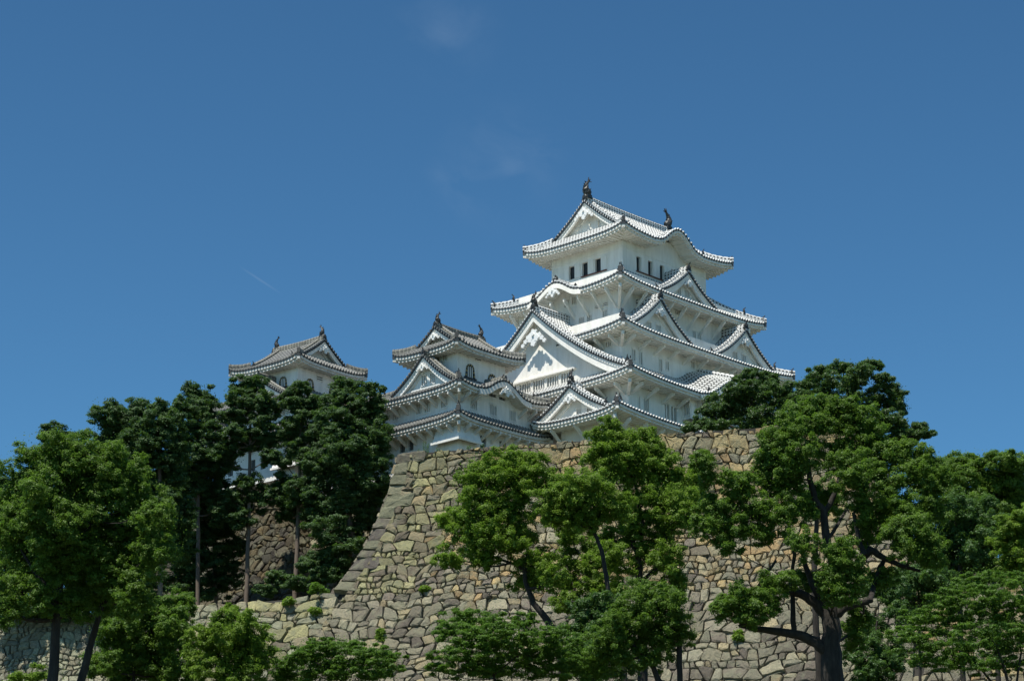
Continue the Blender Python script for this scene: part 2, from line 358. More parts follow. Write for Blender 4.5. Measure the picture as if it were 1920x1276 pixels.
def skirt(root, outer, inner, ze, zt, up, mats, sides='SNWE', bumps=(), brackets='', bsp=2.2, breach=1.6, bdrop=1.9, dwall=None, orn=1.0, bskip=(), brange={}, kara_orn=True, hips=('SW','SE','NW','NE')):
    M, T = MB(), MB()
    dw = dwall or inner
    mk = {}
    for sd in sides:
        lo, hi = NB[sd]; o0, o1, i0, i1 = -outer[lo], outer[hi], -inner[lo], inner[hi]
        Do, Di = outer[sd], inner[sd]
        D = lambda t, Do=Do, Di=Di: Do+(Di-Do)*t
        ar = lambda t, o0=o0, o1=o1, i0=i0, i1=i1: (o0+(i0-o0)*t, o1+(i1-o1)*t)
        def tm(a, o0=o0, o1=o1, i0=i0, i1=i1):
            if a < i0: return (a-o0)/(i0-o0)
            if a > i1: return (o1-a)/(o1-i1)
            return 1.0
        def zf(a, t, sd=sd, ar=ar):
            x0, x1 = ar(t); e = (a-(x0+x1)/2)/((x1-x0)/2); e = min(1, abs(e))
            lo_, hi_ = NB[sd]
            z = ze+(zt-ze)*prof(t)+up*(.8*e**5+.2*e*e)*(1-t)**1.6
            for (s_, c, hw, hh, *rs) in bumps:
                if s_ == sd and abs(a-c) < hw:
                    zk = ze+hh*.5*(1+cos(pi*(a-c)/hw))+(rs[0]*t if rs else 0); k = .25
                    z = max(z, zk) + .12*max(0, 1-abs(z-zk)/.4)
            return z
        mk[sd] = zf
        emit_side(M, T, sd, D, ar, tm, zf, mats, dw[sd], bumps, ze, (-dw[lo], dw[hi]))
    roof = M.build('roof', root)
    T.build('eave_trim', roof)
    # hips
    H = MB(); OR = []
    for (s1, s2) in (('S','W'),('S','E'),('N','W'),('N','E')):
        if s1 not in sides or s2 not in sides or (s1+s2) not in hips: continue
        sx = -1 if s2 == 'W' else 1; sy = -1 if s1 == 'S' else 1
        pts = []
        for k in range(9):
            t = k/8; x = sx*(outer[s2]+(inner[s2]-outer[s2])*t); y = sy*(outer[s1]+(inner[s1]-outer[s1])*t)
            pts.append((x, y, ze+(zt-ze)*prof(t)+up*(1-t)**1.6+.05))
        H = MB(); hip_ridge(H, pts, mats, None, None); H.build('hip_ridge', roof)
        out = (sx, sy*abs((outer[s1]-inner[s1])/max(.1, outer[s2]-inner[s2])))
        ob = MB(); oni(ob, vadd(pts[0], (-.25*sx, -.25*sy, .05)), out, .85*orn); ob.build('ridge_end_tile', roof)
        k2 = 3; ob = MB(); oni(ob, vadd(pts[k2], (0, 0, .42)), out, .75*orn, None, True); ob.build('ridge_end_tile', roof)
        EC, EM = MB(), MB(); eave_corner(EC, EC, pts[0], out, mats); EC.build('corner_beam', roof)
    for (s_, c, hw, hh, *rs) in bumps:
        # short ridge along the crest of the undulating gable, with end tile, thick curved board and pendant
        if s_ not in sides: continue
        Do, Di = outer[s_], inner[s_]; pp = []
        for k in range(7):
            t = k/6*1.0; z = mk[s_](c, t)
            if k > 1 and (ze+(zt-ze)*prof(t)) > ze+hh+.1+(rs[0]*t if rs else 0): break
            pp.append(SP(s_, c, Do+(Di-Do)*t, z+.05))
        if len(pp) > 1: H = MB(); hip_ridge(H, pp, mats, None, None); H.build('crest_ridge', roof)
        n3 = {'S': (0,-1), 'N': (0,1), 'W': (-1,0), 'E': (1,0)}[s_]
        ob = MB(); oni(ob, vadd(pp[0], (-n3[0]*.3, -n3[1]*.3, .1)), n3, .95*orn, None, False); ob.build('ridge_end_tile', roof)
        for sg in (-1, 1):
            a_ = c+sg*hw*.72; ob = MB(); oni(ob, SP(s_, a_, Do-.5, mk[s_](a_, .05)+.12), n3, .6*orn, None, False); ob.build('ridge_end_tile', roof)
        G = MB(); rows = []; n = 24
        for i in range(n+1):
            a = c-hw*1.05+2.1*hw*i/n; z = mk[s_](a, 0); rows.append([SP(s_, a, Do+.02, z-.20), SP(s_, a, Do+.06, z-.72), SP(s_, a, Do-.14, z-.76), SP(s_, a, Do-.14, z-.2)])
        G.grid(rows, mats['trim']); G.build('curved_gable_board', roof)
        gegyo(SP(s_, c, Do+.12, ze+hh-.75), n3, .8*min(1, hh/1.5), mats).build('pendant', roof)
    for sd in brackets:
        lo, hi = NB[sd]; b0, b1 = brange.get(sd, (-dw[lo]+.35, dw[hi]-.35)); n = max(2, int(round((b1-b0)/bsp)))
        for i in range(n+1):
            a = b0+(b1-b0)*i/n
            if any(x0 < a < x1 for (s_, x0, x1) in bskip if s_ == sd): continue
            bracket_mb(sd, a, dw[sd], ze, breach, bdrop, mats).build('bracket', roof)
    if 'S' in brackets and 'W' in brackets:
        CB = MB(); x0, y0, r_ = -dw['W'], -dw['S'], breach*.95; t_ = .10
        q = [(0.06, -bdrop), (-.0, -bdrop-.3), (-r_, -.86), (-r_, -.5), (-r_*.6, -.5)]
        L = [(x0+d-t_, y0+d+t_, ze+z) for d, z in q]; Rr = [(x0+d+t_, y0+d-t_, ze+z) for d, z in q]
        CB.face(L, mats['trim']); CB.face(Rr[::-1], mats['trim'])
        for i in range(len(q)): j = (i+1) % len(q); CB.face([L[i], L[j], Rr[j], Rr[i]], mats['trim'])
        CB.build('bracket', roof)
    return roof, mk

def gegyo(pos, out, sc, mats, wings=True):
    """white carved pendant of a gable: lobed plate with a boss and scrolls"""
    G = MB(); m = mats['dot'] if mats is MW else mats['wall']; o = np.array([out[0], out[1], 0.]); a = np.array([-o[1], o[0], 0]); z = np.array([0, 0, 1.]); p = np.array(pos, float)
    def plate(cx, cz, rx, rz, lob, amp, th, n=40, rot=0):
        pr = []
        for k in range(n):
            th_ = 2*pi*k/n; r = 1+amp*cos(lob*th_+rot); pr.append((cx+rx*r*cos(th_), cz+rz*r*sin(th_)))
        F = [p+sc*(x*a+y*z)+o*th for x, y in pr]; B = [p+sc*(x*a+y*z) for x, y in pr]
        G.face(F, m)
        for i in range(n): j = (i+1) % n; G.face([F[i], F[j], B[j], B[i]], m)
    plate(0, -.45, .42, .55, 7, .13, .16); plate(0, -.95, .24, .26, 5, .12, .18)
    for s in (-1, 1):
        plate(s*.32, -.62, .22, .24, 5, .15, .2)
        if wings:
            for k in range(3): plate(s*(.55+.27*k), -.42-.27*k, .21-.02*k, .19-.02*k, 5, .18, .13)
    plate(0, -.3, .13, .13, 6, .1, .3, 12)
    return G

def gable(root, side, c, hw, front, back, za, zf_, mats, wall_in=.9, cc=.38, board=.5, gsc=1.0, wins=(), orn='oni', osc=1.1, desc=True, parent_name='gable_roof', recess_base=None, ridgeh=.55, lean=0, pdrop=0):
    """triangular dormer gable: ridge runs inwards from 'front' to 'back' (distances from the axis)"""
    M = MB(); n3 = {'S': (0,-1), 'N': (0,1), 'W': (-1,0), 'E': (1,0)}[side]
    def zz(x): r = min(1, abs(x)/hw); return za-(za-zf_)*((1+cc)*r-cc*r*r)
    K = 12; nd = max(2, int(round((front-back)/SPC)))
    for s in (-1, 1):
        xs = [hw*1.0*k/K for k in range(K+1)]; L = [0]
        for k in range(1, K+1): L.append(L[-1]+math.hypot(xs[k]-xs[k-1], zz(xs[k])-zz(xs[k-1])))
        ds = [front-(front-back)*i/nd for i in range(nd+1)]
        M.grid([[SP(side, c+s*x, d, zz(x)) for x in xs] for d in ds], mats['flat'], [[(d, l_) for l_ in L] for d in ds])
        for i, d in enumerate(ds[:-1]):
            w = .105; rows = []; uv = []
            dd = d-.12 if i == 0 else d
            for k, x in enumerate(xs):
                rows.append([SP(side, c+s*x, dd-w, zz(x)-.01), SP(side, c+s*x, dd-w*.6, zz(x)+.11), SP(side, c+s*x, dd+w*.6, zz(x)+.11), SP(side, c+s*x, dd+w, zz(x)-.01)]); uv.append([(dd, L[k])]*4)
            M.grid(rows, mats['rib'], uv)
        # verge: dark tile edge with round ends peeping out, white board below
        xs2 = [hw*k/24 for k in range(25)]
        M.grid([[SP(side, c+s*x, front+.02, zz(x)+.05) for x in xs2], [SP(side, c+s*x, front+.02, zz(x)-.20) for x in xs2]], mats['end'])
        M.grid([[SP(side, c+s*x, front+.02, zz(x)-.20) for x in xs2], [SP(side, c+s*x, front-.12, zz(x)-.20) for x in xs2]], mats['end'])
        tot = L[-1]; ne = int(tot/.36)
        for i in range(ne):
            l_ = tot*(i+.5)/ne; x = float(np.interp(l_, L, xs)); z0 = zz(x)
            P = lambda da, dz, do: SP(side, c+s*x+da, front+do, z0+dz)
            N = 7; ring = [P(.12*cos(2*pi*k/N), .02+.13*sin(2*pi*k/N), .12) for k in range(N)]; rb = [P(.12*cos(2*pi*k/N), .02+.13*sin(2*pi*k/N), -.35) for k in range(N)]
            M.face(ring, mats['end'])
            for k in range(N): j = (k+1) % N; M.face([ring[k], ring[j], rb[j], rb[k]], mats['end'])
            M.face([P(u_, .09+v_, .126) for u_, v_ in ((-.06,-.06),(.06,-.06),(.06,.06),(-.06,.06))], mats['dot'])
            M.hexa([P(-.07, .12, -.3), P(.07, .12, -.3), P(.07, .12, .10), P(-.07, .12, .10), P(-.07, .19, -.3), P(.07, .19, -.3), P(.07, .19, .10), P(-.07, .19, .10)], mats['rib'])
    roof = M.build(parent_name, root)
    for s in (-1, 1):
        Bd = MB(); xs2 = [hw*1.02*k/20 for k in range(21)]
        def row(x, r):
            bw = board*(1+.25*x/hw)
            return [SP(side, c+s*x, front-.06, zz(x)-.18), SP(side, c+s*x, front-.06, zz(x)-.22-bw*.35), SP(side, c+s*x, front-.14, zz(x)-.22-bw*.35), SP(side, c+s*x, front-.14, zz(x)-.22-bw*1.25), SP(side, c+s*x, front-.38, zz(x)-.22-bw*1.25), SP(side, c+s*x, front-.42, zz(x)-.16)]
        Bd.grid([row(x, 0) for x in xs2], mats['wall'])
        # underside between board and gable wall, plus an inner second board
        Bd.grid([[SP(side, c+s*x, front-.38, zz(x)-.25) for x in xs2], [SP(side, c+s*x, front-wall_in-.02, zz(x)-.25) for x in xs2]], mats['trim'])
        Bd.grid([[SP(side, c+s*x, front-wall_in+.16, zz(x)-.2), SP(side, c+s*x, front-wall_in+.16, zz(x)-.2-board*2.0), SP(side, c+s*x, front-wall_in-.02, zz(x)-.2-board*2.0)] for x in xs2], mats['wall'])
        Bd.build('bargeboard', roof)
    # gable wall with openings
    W = MB(); zb = (recess_base if recess_base is not None else zf_-.3); dwl = front-wall_in
    n = 36
    Wins = sorted(wins)
    def zt_(x): return zz(x)-.1
    xsb = sorted(set([hw*(-1+2*k/n) for k in range(n+1)] + [w_[0] for w_ in Wins] + [w_[1] for w_ in Wins]))
    for i in range(len(xsb)-1):
        x0, x1 = xsb[i], xsb[i+1]; xm = (x0+x1)/2; w_ = next((q for q in Wins if q[0] < xm < q[1]), None)
        def quad(za0, za1, zb0, zb1): 
            W.face([SP(side, c+x0, dwl, za0), SP(side, c+x1, dwl, za1), SP(side, c+x1, dwl, zb1), SP(side, c+x0, dwl, zb0)], mats['wall'])
        if zt_(x0) < zb and zt_(x1) < zb: continue
        if w_:
            quad(zb, zb, w_[2], w_[2]); quad(w_[3], w_[3], zt_(x0), zt_(x1))
        else: quad(zb, zb, max(zb, zt_(x0)), max(zb, zt_(x1)))
    W.build('gable_wall', roof)
    for w_ in Wins: window(roof, side, c+w_[0], c+w_[1], w_[2], w_[3], dwl, 'slit', mats, bars=w_[4] if len(w_) > 4 else None)
    gegyo(SP(side, c, front-.02-(.25 if pdrop else 0), za-.22-(pdrop or board*1.5)), n3, gsc, mats).build('pendant', roof)
    # ridge
    Rg = MB(); path = [SP(side, c, front-.1-(front-.1-back)*k/4, za+.02+lean*k/4) for k in range(5)]
    ribbon(Rg, path, .42, ridgeh, mats['ridge'], .2, mats['rib']); Rg.build('ridge', roof)
    if desc:
        for s in (-1, 1):
            Dn = MB()
            pts = [SP(side, c+s*hw*q, front-.95, zz(hw*q)+.04) for q in (0, .12, .25, .4, .55, .7, .82, .9)]
            if desc == 'short': pts = pts[:6]
            ribbon(Dn, pts, .30, .34, mats['ridge'], .1, mats['rib']); Dn.build('descending_ridge', roof)
            e = pts[-1]; ob = MB(); nn = (np.array(SP(side, s, 0, 0))[:2]); oni(ob, vadd(e, (0, 0, .05)), tuple(nn), .75*osc, None, True); ob.build('ridge_end_tile', roof)
    ob = MB(); pp = SP(side, c, front-.05, za+.1)
    if orn == 'oni': oni(ob, pp, n3, osc); ob.build('ridge_end_tile', roof)
    else:
        oni(ob, pp, n3, osc*.8, None, False); shachi(ob, SP(side, c, front-.35, za+ridgeh+.2), (-n3[0], -n3[1]), osc*.8); ob.build('roof_fish', roof)
    return roof

def irimoya(root, hx, hy, gx, gy, ze, zr, up, mats, axis='x', bumps=(), wall=(1, 1), gsc=1.0, fish=1.0, brackets=False, orn=1.0, board=.42, gwins=(), smooth=False):
    """hip-and-gable roof.  axis x: ridge along x with gables W and E; axis y: ridge along y with gables S and N"""
    M, T = MB(), MB()
    if axis == 'x': long_, short = ('S', 'N'), ('W', 'E')
    else: long_, short = ('W', 'E'), ('S', 'N')
    hl, hs_, gl, gs = (hx, hy, gx, gy) if axis == 'x' else (hy, hx, gy, gx)
    # hl: half length along ridge, hs_: half depth; gl: verge position along ridge; gs: gable half width at its base
    kx = (hl-gl)/(hs_-gs); Q = hs_; Qg = hs_-gs
    wl_, ws_ = (wall[0], wall[1]) if axis == 'x' else (wall[1], wall[0])
    def zq(q): return ze+(zr-ze)*prof(q/Q, .30)
    mk = {}
    for sd in long_:
        D = lambda t: hs_*(1-t)
        ar = lambda t: ((-(max(gl, hl-t*Q*kx))), max(gl, hl-t*Q*kx))
        def tm(a): return 1.0 if abs(a) <= gl else max(0, (hl-abs(a))/kx/Q)
        def zf(a, t, sd=sd):
            q = t*Q; hh_ = max(gl, hl-q*kx); e = min(1, abs(a)/hh_)
            z = zq(q)+up*(.8*e**5+.2*e*e)*max(0, 1-q/Qg)**1.6
            for (s_, c, hw, bh) in bumps:
                if s_ == sd and abs(a-c) < hw:
                    zk = ze+bh*.5*(1+cos(pi*(a-c)/hw)); z = max(z, zk)+.12*max(0, 1-abs(z-zk)/.4)
            return z
        mk[sd] = zf
        emit_side(M, T, sd, D, ar, tm, zf, mats, ws_, bumps, ze, (-wl_, wl_), smooth, nseg=12)
    for sd in short:
        D = lambda t: hl-t*(hl-gl)
        ar = lambda t: (-(hs_-t*Qg), hs_-t*Qg)
        def tm(a): return 1.0 if abs(a) <= gs else (hs_-abs(a))/Qg
        def zf(a, t):
            q = t*Qg; e = min(1, abs(a)/(hs_-q)); return zq(q)+up*(.8*e**5+.2*e*e)*(1-t)**1.6
        mk[sd] = zf
        # extend the skirt a little below the gable wall
        emit_side(M, T, sd, D, ar, tm, zf, mats, wl_, bumps, ze, (-ws_, ws_), smooth)
        # flat continuation of the skirt to the recessed gable wall
        M.grid([[SP(sd, a, gl, zq(Qg)) for a in (-gs, gs)], [SP(sd, a, gl-1.2, zq(Qg)+.3) for a in (-gs, gs)]], mats['flat'])
    roof = M.build('roof', root); T.build('eave_trim', roof)
    H = MB()
    for s1 in (-1, 1):
        for s2 in (-1, 1):
            pts = []
            for k in range(8):
                t = k/7; q = t*Qg; u_, v_ = hl-q*kx, hs_-q; x, y = (s1*u_, s2*v_) if axis == 'x' else (s2*v_, s1*u_)
                pts.append((x, y, zq(q)+up*(1-t)**1.6+.05))
            H = MB(); hip_ridge(H, pts, mats, None, None); H.build('hip_ridge', roof)
            out = (pts[0][0]-pts[1][0], pts[0][1]-pts[1][1]); n_ = math.hypot(*out); out = (out[0]/n_, out[1]/n_)
            ob = MB(); oni(ob, vadd(pts[0], (-.3*out[0], -.3*out[1], .05)), out, .7*orn); ob.build('ridge_end_tile', roof)
            EC = MB(); eave_corner(EC, EC, pts[0], out, mats); EC.build('corner_beam', roof)
            # descending ridge on the long slope beside the verge
            dp = []
            for k in range(8):
                q = Q-(Q-Qg*.75)*k/7; z = zq(q)+.04; u_ = gl-.95; v_ = hs_-q
                x, y = (s1*u_, s2*v_) if axis == 'x' else (s2*v_, s1*u_); dp.append((x, y, z))
            H = MB(); ribbon(H, dp, .30, .34, mats['ridge'], .1, mats['rib']); H.build('descending_ridge', roof)
            o2 = (0, s2) if axis == 'x' else (s2, 0)
            ob = MB(); oni(ob, vadd(dp[-1], (0, 0, .05)), o2, .75*orn); ob.build('ridge_end_tile', roof)
    # main ridge
    Rg = MB(); pth = []
    for k in range(9):
        u_ = -gl+.1+(2*gl-.2)*k/8; sag = .12*(2*k/8-1)**2; pth.append((u_, 0, zr+sag-.1) if axis == 'x' else (0, u_, zr+sag-.1))
    rh = .65*orn
    ribbon(Rg, pth, .46, rh, mats['ridge'], .2, mats['rib']); Rg.build('ridge', roof)
    for s1 in (-1, 1):
        p = (s1*(gl-.05), 0, zr+.1) if axis == 'x' else (0, s1*(gl-.05), zr+.1); o_ = (s1, 0) if axis == 'x' else (0, s1)
        ob = MB(); oni(ob, p, o_, .95*orn, None, False); ob.build('ridge_end_tile', roof)
        ob = MB(); p = (s1*(gl-.5), 0, zr+rh+.28*fish) if axis == 'x' else (0, s1*(gl-.5), zr+rh+.28*fish); shachi(ob, p, (-o_[0], -o_[1]), fish); ob.build('roof_fish', roof)
    # gable ends
    for sd in short:
        n3 = {'S': (0,-1), 'N': (0,1), 'W': (-1,0), 'E': (1,0)}[sd]
        zz = lambda x: zq(hs_-abs(x)); xs = [gs*1.12*k/16 for k in range(17)]
        for s in (-1, 1):
            B = MB()
            B.grid([[SP(sd, s*x, gl-.02, zz(x)-.20), SP(sd, s*x, gl-.02, zz(x)-.22-board*.35), SP(sd, s*x, gl-.1, zz(x)-.22-board*.35), SP(sd, s*x, gl-.1, zz(x)-.22-board*1.3), SP(sd, s*x, gl-.35, zz(x)-.22-board*1.3), SP(sd, s*x, gl-.4, zz(x)-.16)] for x in xs], mats['wall'])
            B.grid([[SP(sd, s*x, gl-.3, zz(x)-.25) for x in xs], [SP(sd, s*x, gl-1.0, zz(x)-.25) for x in xs]], mats['trim'])
            B.grid([[SP(sd, s*x, gl-.78, zz(x)-.2), SP(sd, s*x, gl-.78, zz(x)-.2-board*2.1), SP(sd, s*x, gl-.95, zz(x)-.2-board*2.1)] for x in xs], mats['wall'])
            B.build('bargeboard', roof); V_ = MB(); L = [0]
            for k in range(1, 17): L.append(L[-1]+math.hypot(xs[k]-xs[k-1], zz(xs[k])-zz(xs[k-1])))
            V_.grid([[SP(sd, s*x, gl+.03, zz(x)+.05) for x in xs], [SP(sd, s*x, gl+.03, zz(x)-.2) for x in xs]], mats['end'])
            V_.grid([[SP(sd, s*x, gl+.03, zz(x)-.2) for x in xs], [SP(sd, s*x, gl-.3, zz(x)-.2) for x in xs]], mats['end'])
            ne = int(L[-1]/.36)
            for i in range(ne):
                l_ = L[-1]*(i+.5)/ne; x = float(np.interp(l_, L, xs)); z0 = zz(x)
                P = lambda da, dz, do: SP(sd, s*x+da, gl+do, z0+dz)
                N = 7; ring = [P(.12*cos(2*pi*k/N), .03+.13*sin(2*pi*k/N), .13) for k in range(N)]; rb = [P(.12*cos(2*pi*k/N), .03+.13*sin(2*pi*k/N), -.35) for k in range(N)]
                V_.face(ring, mats['end'])
                for k in range(N): j = (k+1) % N; V_.face([ring[k], ring[j], rb[j], rb[k]], mats['end'])
                V_.face([P(u_, .05+v_, .136) for u_, v_ in ((-.045,-.045),(.045,-.045),(.045,.045),(-.045,.045))], mats['dot'])
                V_.hexa([P(-.07, .13, -.3), P(.07, .13, -.3), P(.07, .13, .10), P(-.07, .13, .10), P(-.07, .2, -.3), P(.07, .2, -.3), P(.07, .2, .10), P(-.07, .2, .10)], mats['rib'])
            V_.build('verge_tiles', roof)
        G = MB(); n = 20; zb = zq(Qg)-.3
        for i in range(n):
            x0, x1 = -gs*1.1+2.2*gs*i/n, -gs*1.1+2.2*gs*(i+1)/n
            G.face([SP(sd, x0, gl-.93, zb), SP(sd, x1, gl-.93, zb), SP(sd, x1, gl-.93, max(zb, zz(x1)-.1)), SP(sd, x0, gl-.93, max(zb, zz(x0)-.1))], mats['wall'])
        for x0 in gwins:
            G.box(*sorted((SP(sd, x0, gl-.93, 0)[0], SP(sd, x0+.12, gl-.80, 0)[0])), *sorted((SP(sd, x0, gl-.93, 0)[1], SP(sd, x0+.12, gl-.80, 0)[1])), zb, zb+1.6, mats['wall'])
        G.build('gable_wall', roof)
        gegyo(SP(sd, 0, gl+.02, zr-.25-board*1.4), n3, gsc, mats).build('pendant', roof)
    return roof

# ------------------------------------------------------------------ walls and windows
def window(root, side, a0, a1, z0, z1, d, kind, mats, bars=None, sill=None):
    W = MB(); dep = .26
    P = lambda a, dd, z: SP(side, a, d+dd, z)
    rev = mats['wall']
    for (p, q, r, s) in ((P(a0,0,z0),P(a1,0,z0),P(a1,-dep,z0),P(a0,-dep,z0)), (P(a0,0,z1),P(a1,0,z1),P(a1,-dep,z1),P(a0,-dep,z1)),
                         (P(a0,0,z0),P(a0,0,z1),P(a0,-dep,z1),P(a0,-dep,z0)), (P(a1,0,z0),P(a1,0,z1),P(a1,-dep,z1),P(a1,-dep,z0))):
        W.face([p, q, r, s], rev)
    back = M_DARK if kind in ('dark', 'open') else M_SLIT
    W.face([P(a0,-dep,z0), P(a1,-dep,z0), P(a1,-dep,z1), P(a0,-dep,z1)], back)
    def bar(x0, x1, y0, y1, m, o0=-.16, o1=-.04):
        pts = [P(x0,o0,y0),P(x1,o0,y0),P(x1,o1,y0),P(x0,o1,y0),P(x0,o0,y1),P(x1,o0,y1),P(x1,o1,y1),P(x0,o1,y1)]; W.hexa(pts, m)
    wd = a1-a0
    if kind == 'slit':
        n = bars or max(1, int(round(wd/.26))-1); bw = wd/(2*n+1)*.66; g = (wd-n*bw)/(n+1)
        for i in range(n): x = a0+g+i*(bw+g); bar(x, x+bw, z0, z1, mats['wall'], -.2, -.02)
        # thin raised frame
        f = .07
        bar(a0-f, a0-.002, z0-f, z1+f, mats['wall'], -.01, .04); bar(a1+.002, a1+f, z0-f, z1+f, mats['wall'], -.01, .04)
        bar(a0-f, a1+f, z1+f+.002, z1+f+.07, mats['wall'], -.01, .06); bar(a0-f, a1+f, z0-f-.07, z0-f-.002, mats['wall'], -.01, .07)
    elif kind == 'dark':
        n = bars or 3
        for i in range(n): x = a0+wd*(i+1)/(n+1); bar(x-.035, x+.035, z0, z1, M_BAR)
        for j in range(3): z = z0+(z1-z0)*(j+1)/4; bar(a0, a1, z-.03, z+.03, M_BAR, -.22, -.17)
    elif kind == 'open':
        bar(a0+.0, a0+.05, z0, z1, M_SILL, -.2, -.1)
        if bars:
            for i in range(bars): x = a0+wd*(i+1)/(bars+1); bar(x-.02, x+.02, z0, z1, M_BAR)
            z = (z0+z1)/2; bar(a0, a1, z-.02, z+.02, M_BAR)
    return W.build('window', root)
def wall_box(root, ext, z0, z1, mats, opens=(), name='wall', flare=0):
    """ext: dict of distances; opens: (side,a0,a1,z0,z1,kind,bars)"""
    W = MB()
    for sd in 'SNWE':
        lo, hi = NB[sd]; A0, A1 = -ext[lo], ext[hi]; d = ext[sd]; op = [o for o in opens if o[0] == sd]
        xs = sorted(set([A0, A1]+[o[1] for o in op]+[o[2] for o in op])); zs = sorted(set([z0, z1]+[o[3] for o in op]+[o[4] for o in op]))
        for i in range(len(xs)-1):
            for j in range(len(zs)-1):
                xm, zm = (xs[i]+xs[i+1])/2, (zs[j]+zs[j+1])/2
                if any(o[1] < xm < o[2] and o[3] < zm < o[4] for o in op): continue
                W.face([SP(sd, xs[i], d, zs[j]), SP(sd, xs[i+1], d, zs[j]), SP(sd, xs[i+1], d, zs[j+1]), SP(sd, xs[i], d, zs[j+1])], mats['wall'])
    w = W.build(name, root)
    for o in opens: window(root, o[0], o[1], o[2], o[3], o[4], ext[o[0]], o[5], mats, o[6] if len(o) > 6 else None)
    return w
def ext(w, s, e=None, n=None): return dict(W=w, S=s, E=e if e is not None else w, N=n if n is not None else s)
def hatch(root, side, a0, a1, z0, z1, d, mats):
    """small louvred slot: recess framed by thin plaster mouldings"""
    W = MB(); P = lambda a, dd, z: SP(side, a, d+dd, z)
    def bx(x0, x1, y0, y1, o0, o1, m): W.hexa([P(x0,o0,y0),P(x1,o0,y0),P(x1,o1,y0),P(x0,o1,y0),P(x0,o0,y1),P(x1,o0,y1),P(x1,o1,y1),P(x0,o1,y1)], m)
    bx(a0, a1, z0, z1, -.02, .012, M_SLIT); h = (z1-z0)
    for k in range(3): bx(a0-.06, a1+.06, z0+h*k/2-.05, z0+h*k/2+.05, 0, .09, mats['wall'])
    return W.build('vent_slot', root)
def bell_window(root, side, c, z0, w, h, d, mats):
    """bell-shaped window with black lacquer frame and gilt fittings"""
    W = MB(); P = lambda a, dd, z: SP(side, c+a, d+dd, z0+z)
    out = [(-.62,0),(-.56,.3),(-.5,.62),(-.45,.78),(-.3,.93),(0,1.0),(.3,.93),(.45,.78),(.5,.62),(.56,.3),(.62,0)]
    inn = [(x*.72, z*.88) for x, z in out]
    # subdivide for alternate gold and black
    def sub(pl, k=3):
        r = []
        for i in range(len(pl)-1):
            for j in range(k): t = j/k; r.append((pl[i][0]*(1-t)+pl[i+1][0]*t, pl[i][1]*(1-t)+pl[i+1][1]*t))
        return r+[pl[-1]]
    o2, i2 = sub(out), sub(inn)
    for i in range(len(o2)-1):
        m = M_GOLD if i % 3 == 1 else M_LACQ
        A = [(o2[i][0]*w, o2[i][1]*h), (o2[i+1][0]*w, o2[i+1][1]*h), (i2[i+1][0]*w, i2[i+1][1]*h), (i2[i][0]*w, i2[i][1]*h)]
        W.hexa([P(*((x, .0, z))) for x, z in A]+[P(x, .09, z) for x, z in A], m)
    W.face([P(x*w, .012, z*h) for x, z in inn], M_SLIT)
    for k in range(3):
        x = (-.25+.25*k)*w; W.hexa([P(x-.05,.01,0),P(x+.05,.01,0),P(x+.05,.06,0),P(x-.05,.06,0),P(x-.05,.01,h*.8),P(x+.05,.01,h*.8),P(x+.05,.06,h*.8),P(x-.05,.06,h*.8)], mats['wall'])
    W.hexa([P(-.75*w,0,-.12),P(.75*w,0,-.12),P(.75*w,.14,-.12),P(-.75*w,.14,-.12),P(-.75*w,0,0),P(.75*w,0,0),P(.75*w,.14,0),P(-.75*w,.14,0)], M_LACQ)
    return W.build('bell_window', root)
def stone_drop(root, cx_, cy_, lenW, lenS, zt, zb, proj_, mats):
    """flared box bay at the SW corner of a ground floor: corner at (-cx_, -cy_)"""
    W = MB(); 
    top = [(-cx_, -cy_+lenW), (-cx_, -cy_), (-cx_+lenS, -cy_)]
    bot = [(-cx_-proj_, -cy_+lenW), (-cx_-proj_, -cy_-proj_), (-cx_+lenS, -cy_-proj_)]
    for i in range(2):
        W.face([(*top[i], zt), (*top[i+1], zt), (*bot[i+1], zb), (*bot[i], zb)], mats['wall'])
    W.face([(*top[0], zt), (*bot[0], zb), (-cx_, -cy_+lenW, zb)], mats['wall']); W.face([(*top[2], zt), (*bot[2], zb), (-cx_+lenS, -cy_, zb)], mats['wall'])
    # projecting rim at the foot
    e = .12
    W.box(-cx_-proj_-e, -cx_-proj_+.1, -cy_-proj_-e, -cy_+lenW+e, zb-.22, zb+.004, mats['wall'])
    W.box(-cx_-proj_+.102, -cx_+lenS+e, -cy_-proj_-e, -cy_-proj_+.1, zb-.22, zb+.004, mats['wall'])
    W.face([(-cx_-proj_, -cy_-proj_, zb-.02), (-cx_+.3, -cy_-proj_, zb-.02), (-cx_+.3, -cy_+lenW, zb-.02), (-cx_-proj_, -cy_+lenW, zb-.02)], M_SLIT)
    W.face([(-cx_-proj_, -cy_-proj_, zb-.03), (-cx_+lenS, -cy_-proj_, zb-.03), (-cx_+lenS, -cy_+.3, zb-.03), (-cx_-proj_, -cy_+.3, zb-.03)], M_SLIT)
    return W.build('overhanging_bay', root)

# ------------------------------------------------------------------ frames
YAW = radians(43.278); RZ = pi/2-YAW
Uv = np.array([sin(YAW), cos(YAW), 0]); Vv = np.array([-cos(YAW), sin(YAW), 0])
KC = np.array([12.46, 245.0, 0.0]); WC = np.array([-5.19, 229.63, 0.0]); IC = np.array([-22.27, 243.18, 0.0]); IRZ = pi/2-radians(39.5)
def building(name, c, zb, rz, label, cat, group=None):
    r = empty(name, (c[0], c[1], zb), rz); tag(r, label, cat, group); return r
def settle(root):
    for ch in root.children: ch.location.z -= root.location.z      # parts are modelled in absolute heights

